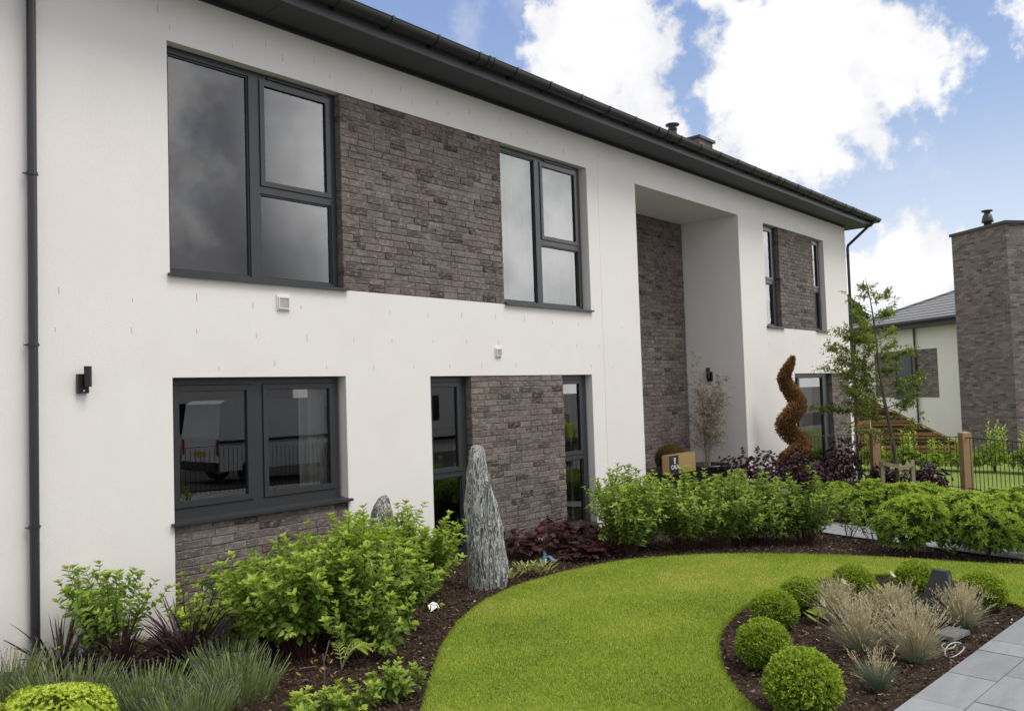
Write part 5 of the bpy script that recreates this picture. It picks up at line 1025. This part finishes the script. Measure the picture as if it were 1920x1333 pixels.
# brick panel and window of the neighbour
a = Acc(); a.box(4.0, 7.35, wy, wy + .02, 1.75, 3.46); NB('brick_panel', a, M_fbrick)
a = Acc()
for q in ((5.25, 5.32, 1.75, 3.46), (6.1, 6.17, 1.75, 3.46), (5.32, 6.1, 3.39, 3.46), (5.32, 6.1, 1.75, 1.82), (5.32, 6.1, 2.5, 2.56)): a.box(q[0], q[1], wy + .02, wy + .05, q[2], q[3])
wn_ = NB('window', a, M_anth); a = Acc(); a.add([(5.32, wy + .03, 1.82), (6.1, wy + .03, 1.82), (6.1, wy + .03, 3.39), (5.32, wy + .03, 3.39)], [[0, 3, 2, 1]]); NB('glass', a, mat('dark_glass', (.02, .022, .025), .05), wn_)
a = Acc(); a.box(5.2, 6.2, wy + .02, wy + .12, 1.68, 1.745); NB('sill', a, M_anth, wn_)
a = Acc(); a.tube([(5.02, wy + .07, 4.3), (5.02, wy + .07, 0)], .035, 10); NB('downpipe', a, M_anth)
# brick wing to the right with its own eaves
a = Acc(); a.box(.35, 2.1, -7.5, -.72, 0, 3.95); NB('wing_wall', a, M_fbrick)
a = Acc(); V = [(-.1, -8, 4.2), (-.1, -.66, 4.2), (2, -.66, 4.9), (2, -8, 4.9)]; a.add(V, [[0, 3, 2, 1]]); a.add([(-.1, -8, 4.2), (-.1, -.66, 4.2), (-.1, -.66, 4.12), (-.1, -8, 4.12)], [[0, 1, 2, 3]]); NB('wing_roof', a, M_tile)
a = Acc(); a.box(-.08, .4, -8, -.64, 3.95, 4.0); a.box(-.1, -.08, -8, -.64, 3.93, 4.16); a.tube([(-.17, -8, 4.14), (-.17, -.64, 4.14)], .062, 10); NB('wing_gutter', a, M_anth)
# ---- tree beyond the roofs
t = thing('distant_tree', 'dark rounded tree crown showing just right of the house corner behind young tree', 'tree', (44, 9.5, -1)); st = Acc(); st.tube([(0, 0, 0), (.1, 0, 3), (0, .2, 6.2)], [.25, .2, .1], 8); part('trunk', st, M_bark, t)
lf = dome(1600, 6, 2.6, 5.4, .42, .6, 'round', 950, .3, .3, .25, .4); lf.V = [v + [0, 0, 2.9] for v in lf.V]; part('crown', lf, leafmat('dark_tree_leaf', [(0, (.012, .025, .008)), (.5, (.04, .07, .018)), (1, (.10, .15, .04))]), t)
# ------------------------------------------------------------------ grass blades, bark chips (uncountable)
def scatter(poly, n, seed):
    g = np.random.default_rng(seed); P = np.array([p[:2] for p in poly]); lo, hi = P.min(0), P.max(0); Q = g.uniform(lo, hi, (n, 2)); return Q[inpoly(Q, poly)]
cx0 = np.array([0, -7.0])
Q = scatter(lawn_poly, 420000, 1); dist = np.linalg.norm(Q - cx0, axis=1); Q = Q[rng.random(len(Q)) < np.clip(5.2 / dist, .35, 1)]; n = len(Q); dist = np.linalg.norm(Q - cx0, axis=1)
from mathutils import noise as mn
pv = np.array([mn.noise(Vector((q[0] * 1.3, q[1] * 1.3, 0))) + .6 * mn.noise(Vector((q[0] * 5, q[1] * 5, 3))) for q in Q])
P = np.stack([Q[:, 0], Q[:, 1], gz(Q[:, 0]) + .034], 1); D = unit(rng.normal(0, .38, (n, 3)) * [1, 1, 0] + [0, 0, 1]); a = Acc()
S = unit(np.cross(D, rng.normal(0, 1, (n, 3)))); L = rng.uniform(.010, .028, n) * (1 + .3 * pv); W = .0021 + .0005 * dist / 5; V = np.stack([P - S * W[:, None], P + S * W[:, None], P + D * L[:, None]], 1).reshape(-1, 3)
pv2 = np.array([mn.noise(Vector((q[0] * .55, q[1] * .9, 20))) for q in Q])
c = np.clip(.50 + .30 * pv + .42 * pv2 + rng.normal(0, .21, n), 0, 1); dead = rng.random(n) < .02; c[dead] = 1
a.add(V, np.arange(3 * n).reshape(-1, 3), np.repeat(c, 3))
lp = np.array([p[:2] for p in lawn_poly]); seg = np.roll(lp, -1, 0) - lp; sl_ = np.linalg.norm(seg, axis=1); pick = rng.choice(len(lp), 42000, p=sl_ / sl_.sum()); B0 = lp[pick] + seg[pick] * rng.random((42000, 1)); nrm = np.stack([seg[pick][:, 1], -seg[pick][:, 0]], 1) / sl_[pick][:, None]
if inpoly((lp[20:21] + np.array([[seg[20][1], -seg[20][0]]]) / sl_[20] * .02), lawn_poly)[0]: nrm = -nrm
rag = np.array([mn.noise(Vector((q[0] * 7, q[1] * 7, 9))) for q in B0]); B0 = B0 + nrm * (rng.uniform(-.02, .008, 42000) + .012 * rag)[:, None]
P = np.stack([B0[:, 0], B0[:, 1], gz(B0[:, 0]) + .022], 1); D = unit(np.concatenate([nrm * rng.uniform(.2, 1.3, (42000, 1)), np.ones((42000, 1)) * .8], 1) + rng.normal(0, .35, (42000, 3))); S = unit(np.cross(D, rng.normal(0, 1, D.shape))); L = rng.uniform(.018, .042, 42000)[:, None]
V = np.stack([P - S * .0022, P + S * .0022, P + D * L], 1).reshape(-1, 3); a.add(V, np.arange(3 * 42000).reshape(-1, 3), np.repeat(np.clip(rng.normal(.42, .2, 42000), 0, 1), 3)); o = part('grass', a, G_grass); o['kind'] = 'stuff'
def chips(poly, n, seed, excl=None):
    Q = scatter(poly, n, seed)
    if excl is not None: Q = Q[~inpoly(Q, excl)]
    Q = Q[~inpoly(Q, path_poly)]
    n = len(Q); g = np.random.default_rng(seed); P = np.stack([Q[:, 0], Q[:, 1], gz(Q[:, 0]) + g.uniform(.008, .026, n)], 1); A = unit(g.normal(0, 1, (n, 3)) * [1, 1, .35]); B = unit(np.cross(A, unit(g.normal(0, .5, (n, 3)) + [0, 0, 1]))); l = g.uniform(.004, .017, n)[:, None]; w_ = g.uniform(.3, .6, n)[:, None] * l
    V = np.stack([P - A * l - B * w_ * .6, P + A * l - B * w_, P + A * l * .9 + B * w_ * .7, P - A * l * .8 + B * w_], 1).reshape(-1, 3); c = np.clip(g.beta(1.6, 4, n) + (g.random(n) < .035) * .65, 0, 1); a_ = Acc(); a_.add(V, np.arange(4 * n).reshape(-1, 4), np.repeat(c, 4)); return a_
path_poly = [tuple(p) for p in cn] + [tuple(p) for p in cf[::-1]]
M_chip = leafmat('bark_chip', [(0, (.020, .012, .008)), (.35, (.060, .036, .024)), (.6, (.11, .072, .047)), (.85, (.24, .18, .125)), (1, (.42, .34, .26))], .9, 0)
o = part('bark_chips', chips([(1.2, 0), (1.2, -4.9), (2.6, -4.9), (3.5, -2.9), (8.2, -1.7), (13.5, -.4), (13.5, 0)] if False else bed, 300000, 3, lawn_poly), M_chip); o['kind'] = 'stuff'
# fine clippings where pale chips gather by the paving

# ------------------------------------------------------------------ the street opposite, mirrored in the ground floor glass
M_asph = soilmat('asphalt', [(0, (.035, .035, .036)), (1, (.075, .074, .073))], 120, .5)
sheet('road', [(-60, -18), (-60, -11), (80, -11), (80, -18)], -.03, M_asph, 4)
M_van = mat('silver_van_paint', (.74, .77, .82), .35, .1, coat=.4); M_dark = mat('dark_window', (.01, .011, .012), .08); M_tyre = mat('tyre', (.015, .015, .015), .8)
vt = thing('parked_van', 'silver panel van parked in the street, mirrored in the wide ground floor window', 'van', (10.75, -12.0, -.15))
prof = [(0, .35), (0, 1.2), (.10, 2.05), (.25, 2.14), (3.9, 2.14), (4.35, 1.95), (4.85, 1.25), (5.35, 1.02), (5.45, .75), (5.45, .35)]
a = Acc(); n = len(prof)
V = [(x, -.02 - .07 * max(0, z - 1.1), z) for x, z in prof] + [(x, -1.92 + .07 * max(0, z - 1.1), z) for x, z in prof]
a.add(V[:n], [list(range(n))[::-1]]); a.add(V[n:], [list(range(n))]); a.add(V, [[i, (i + 1) % n, n + (i + 1) % n, n + i] for i in range(n)]); part('body', a, M_van, vt)
a = Acc(); a.box(3.3, 4.2, -.052, -.0, 1.3, 1.85); a.add([(4.40, -.2, 1.9), (4.84, -.2, 1.28), (4.84, -1.75, 1.28), (4.40, -1.75, 1.9)], [[0, 1, 2, 3]]); part('cab_window', a, M_dark, vt)
a = Acc(); a.box(-.012, 5.2, -.012, .006, 1.05, 1.12); part('side_moulding', a, M_blk, vt)
a = Acc(); a.box(-.10, .1, -1.9, -.04, .35, .58); part('bumper', a, M_blk, vt)
for y0 in (-.14, -1.88): a = Acc(); a.box(-.02, .03, y0, y0 + .10, .75, 1.15); part('tail_light', a, mat('red_lens', (.35, .01, .01), .2), vt)
a = Acc(); a.box(-.025, -.011, -1.25, -.75, .72, .84); part('number_plate', a, mat('yellow_plate', (.6, .42, .03), .4), vt)
for x in (.95, 4.45):
    for y in (-.14, -1.80):
        a = Acc(); th = np.linspace(0, 2 * np.pi, 25)[:-1]; a.tube([(x, y - .10, .33), (x, y + .12, .33)], .33, 24); wh = part('wheel', a, M_tyre, vt); a = Acc(); a.tube([(x, y - .105, .33), (x, y + .125, .33)], .20, 20); part('rim', a, M_van, wh)
t = thing('railing', 'black railing along the street edge, mirrored in the wide ground floor window', 'railing', (0, 0, 0))
a = Acc(); a.box(6.5, 16.5, -9.51, -9.49, 1.0, 1.012); part('top_rail', a, M_iron, t)
b0 = None
for k in range(90):
    if b0 is None: a = Acc(); a.tube([(6.6, -9.5, 0), (6.6, -9.5, 1.0)], .007, 6); b0 = part('bar', a, M_iron, t)
    else: b = b0.copy(); sc.collection.objects.link(b); b.parent = t; b.location = (k * .11, 0, -.012 * max(0, k - 13) * .11 * 2.6)
for i, (x, y, wd, lab) in enumerate([(12, -27, 11, 'white rendered house across the street left of two, seen mirrored in glass'), (28, -25, 12, 'white rendered house across the street right of two, seen mirrored in glass')]):
    h = thing('opposite_house', lab, 'house', (x, y, -.3)); a = Acc(); a.box(0, wd, -8, 0, 0, 5.2); part('wall', a, M_render, h)
    a = Acc(); V = [(-.4, .4, 5.2), (wd + .4, .4, 5.2), (wd + .4, -8.4, 5.2), (-.4, -8.4, 5.2), (3.6, -4, 7), (wd - 3.6, -4, 7)]; a.add(V, [[0, 4, 5, 1], [2, 5, 4, 3]]); a.add(V, [[1, 5, 2], [3, 4, 0]]); part('roof', a, M_tile, h)
    for x0 in (1.2, 4.6, 8.0):
        for z0 in (.9, 3.3): a = Acc(); a.box(x0, x0 + 1.5, -.02, .03, z0, z0 + 1.3); part('window', a, M_dark, h)
for i, (x, y, s_, lab) in enumerate([(21, -20, .8, 'garden tree across the street between the two white houses'), (8, -20, .7, 'garden tree across the street behind parked van'), (36, -17, .9, 'garden tree at the far right of street, seen mirrored')]):
    src = [o for o in bpy.data.objects if o.name == 'distant_tree'][0]; dup(src, (x, y, -.5), i * 1.3, s_, lab, 'trees across the street')
# person in a high visibility vest
def skin(name, pts, edges, rad, m, parent):
    me = bpy.data.meshes.new(name); me.from_pydata(pts, edges, []); o = bpy.data.objects.new(name, me); sc.collection.objects.link(o)
    md = o.modifiers.new('s', 'SKIN'); 
    for v, r in zip(me.skin_vertices[0].data if me.skin_vertices else [], rad): v.radius = (r, r)
    sb = o.modifiers.new('u', 'SUBSURF'); sb.levels = 2; sb.render_levels = 2
    if not me.skin_vertices:
        bm = bmesh.new(); bm.from_mesh(me); ly = bm.verts.layers.skin.verify(); bm.verts.ensure_lookup_table()
        for v, r in zip(bm.verts, rad): v[ly].radius = (r, r)
        bm.verts[0][ly].use_root = True; bm.to_mesh(me); bm.free()
    bpy.context.view_layer.update(); me2 = bpy.data.meshes.new_from_object(o.evaluated_get(bpy.context.evaluated_depsgraph_get())); o.modifiers.clear(); o.data = me2; me2.materials.clear(); me2.materials.append(m)
    for p in me2.polygons: p.use_smooth = True
    o.parent = parent; return o
pe = thing('person', 'person in yellow high visibility vest and dark trousers, mirrored in narrow window', 'person', (19.3, -7.6, -.45))
hips = (0, 0, .92); J = [hips, (0, 0, 1.15), (0, 0, 1.38), (0, -.01, 1.50), (0, -.01, 1.63), (0, 0, 1.70), (.18, 0, 1.36), (.24, .02, 1.10), (.25, .10, .86), (-.18, 0, 1.36), (-.24, .02, 1.10), (-.25, .08, .86), (.10, 0, .86), (.11, .02, .48), (.11, 0, .09), (.12, .14, .04), (-.10, 0, .86), (-.11, .04, .48), (-.12, 0, .09), (-.13, .14, .04)]
Ed = [(0, 1), (1, 2), (2, 3), (3, 4), (4, 5), (2, 6), (6, 7), (7, 8), (2, 9), (9, 10), (10, 11), (0, 12), (12, 13), (13, 14), (14, 15), (0, 16), (16, 17), (17, 18), (18, 19)]
skin('body', J, Ed, [.13, .12, .13, .05, .09, .075, .055, .045, .03, .055, .045, .03, .085, .06, .045, .035, .085, .06, .045, .035], mat('skin', (.45, .28, .2), .6), pe)
skin('vest', [(0, 0, .95), (0, 0, 1.15), (0, 0, 1.40), (.14, 0, 1.40), (-.14, 0, 1.40)], [(0, 1), (1, 2), (2, 3), (2, 4)], [.17, .16, .15, .08, .08], mat('hi_vis_cloth', (.62, .80, .03), .7), pe)
skin('trousers', [(0, 0, .92), (.10, 0, .84), (.11, .02, .48), (.11, 0, .12), (-.10, 0, .84), (-.11, .04, .48), (-.12, 0, .12)], [(0, 1), (1, 2), (2, 3), (0, 4), (4, 5), (5, 6)], [.15, .10, .075, .065, .10, .075, .065], mat('dark_trousers', (.02, .022, .03), .8), pe)
skin('hair', [(0, -.03, 1.66), (0, -.02, 1.72)], [(0, 1)], [.095, .075], mat('dark_hair', (.03, .02, .015), .7), pe)
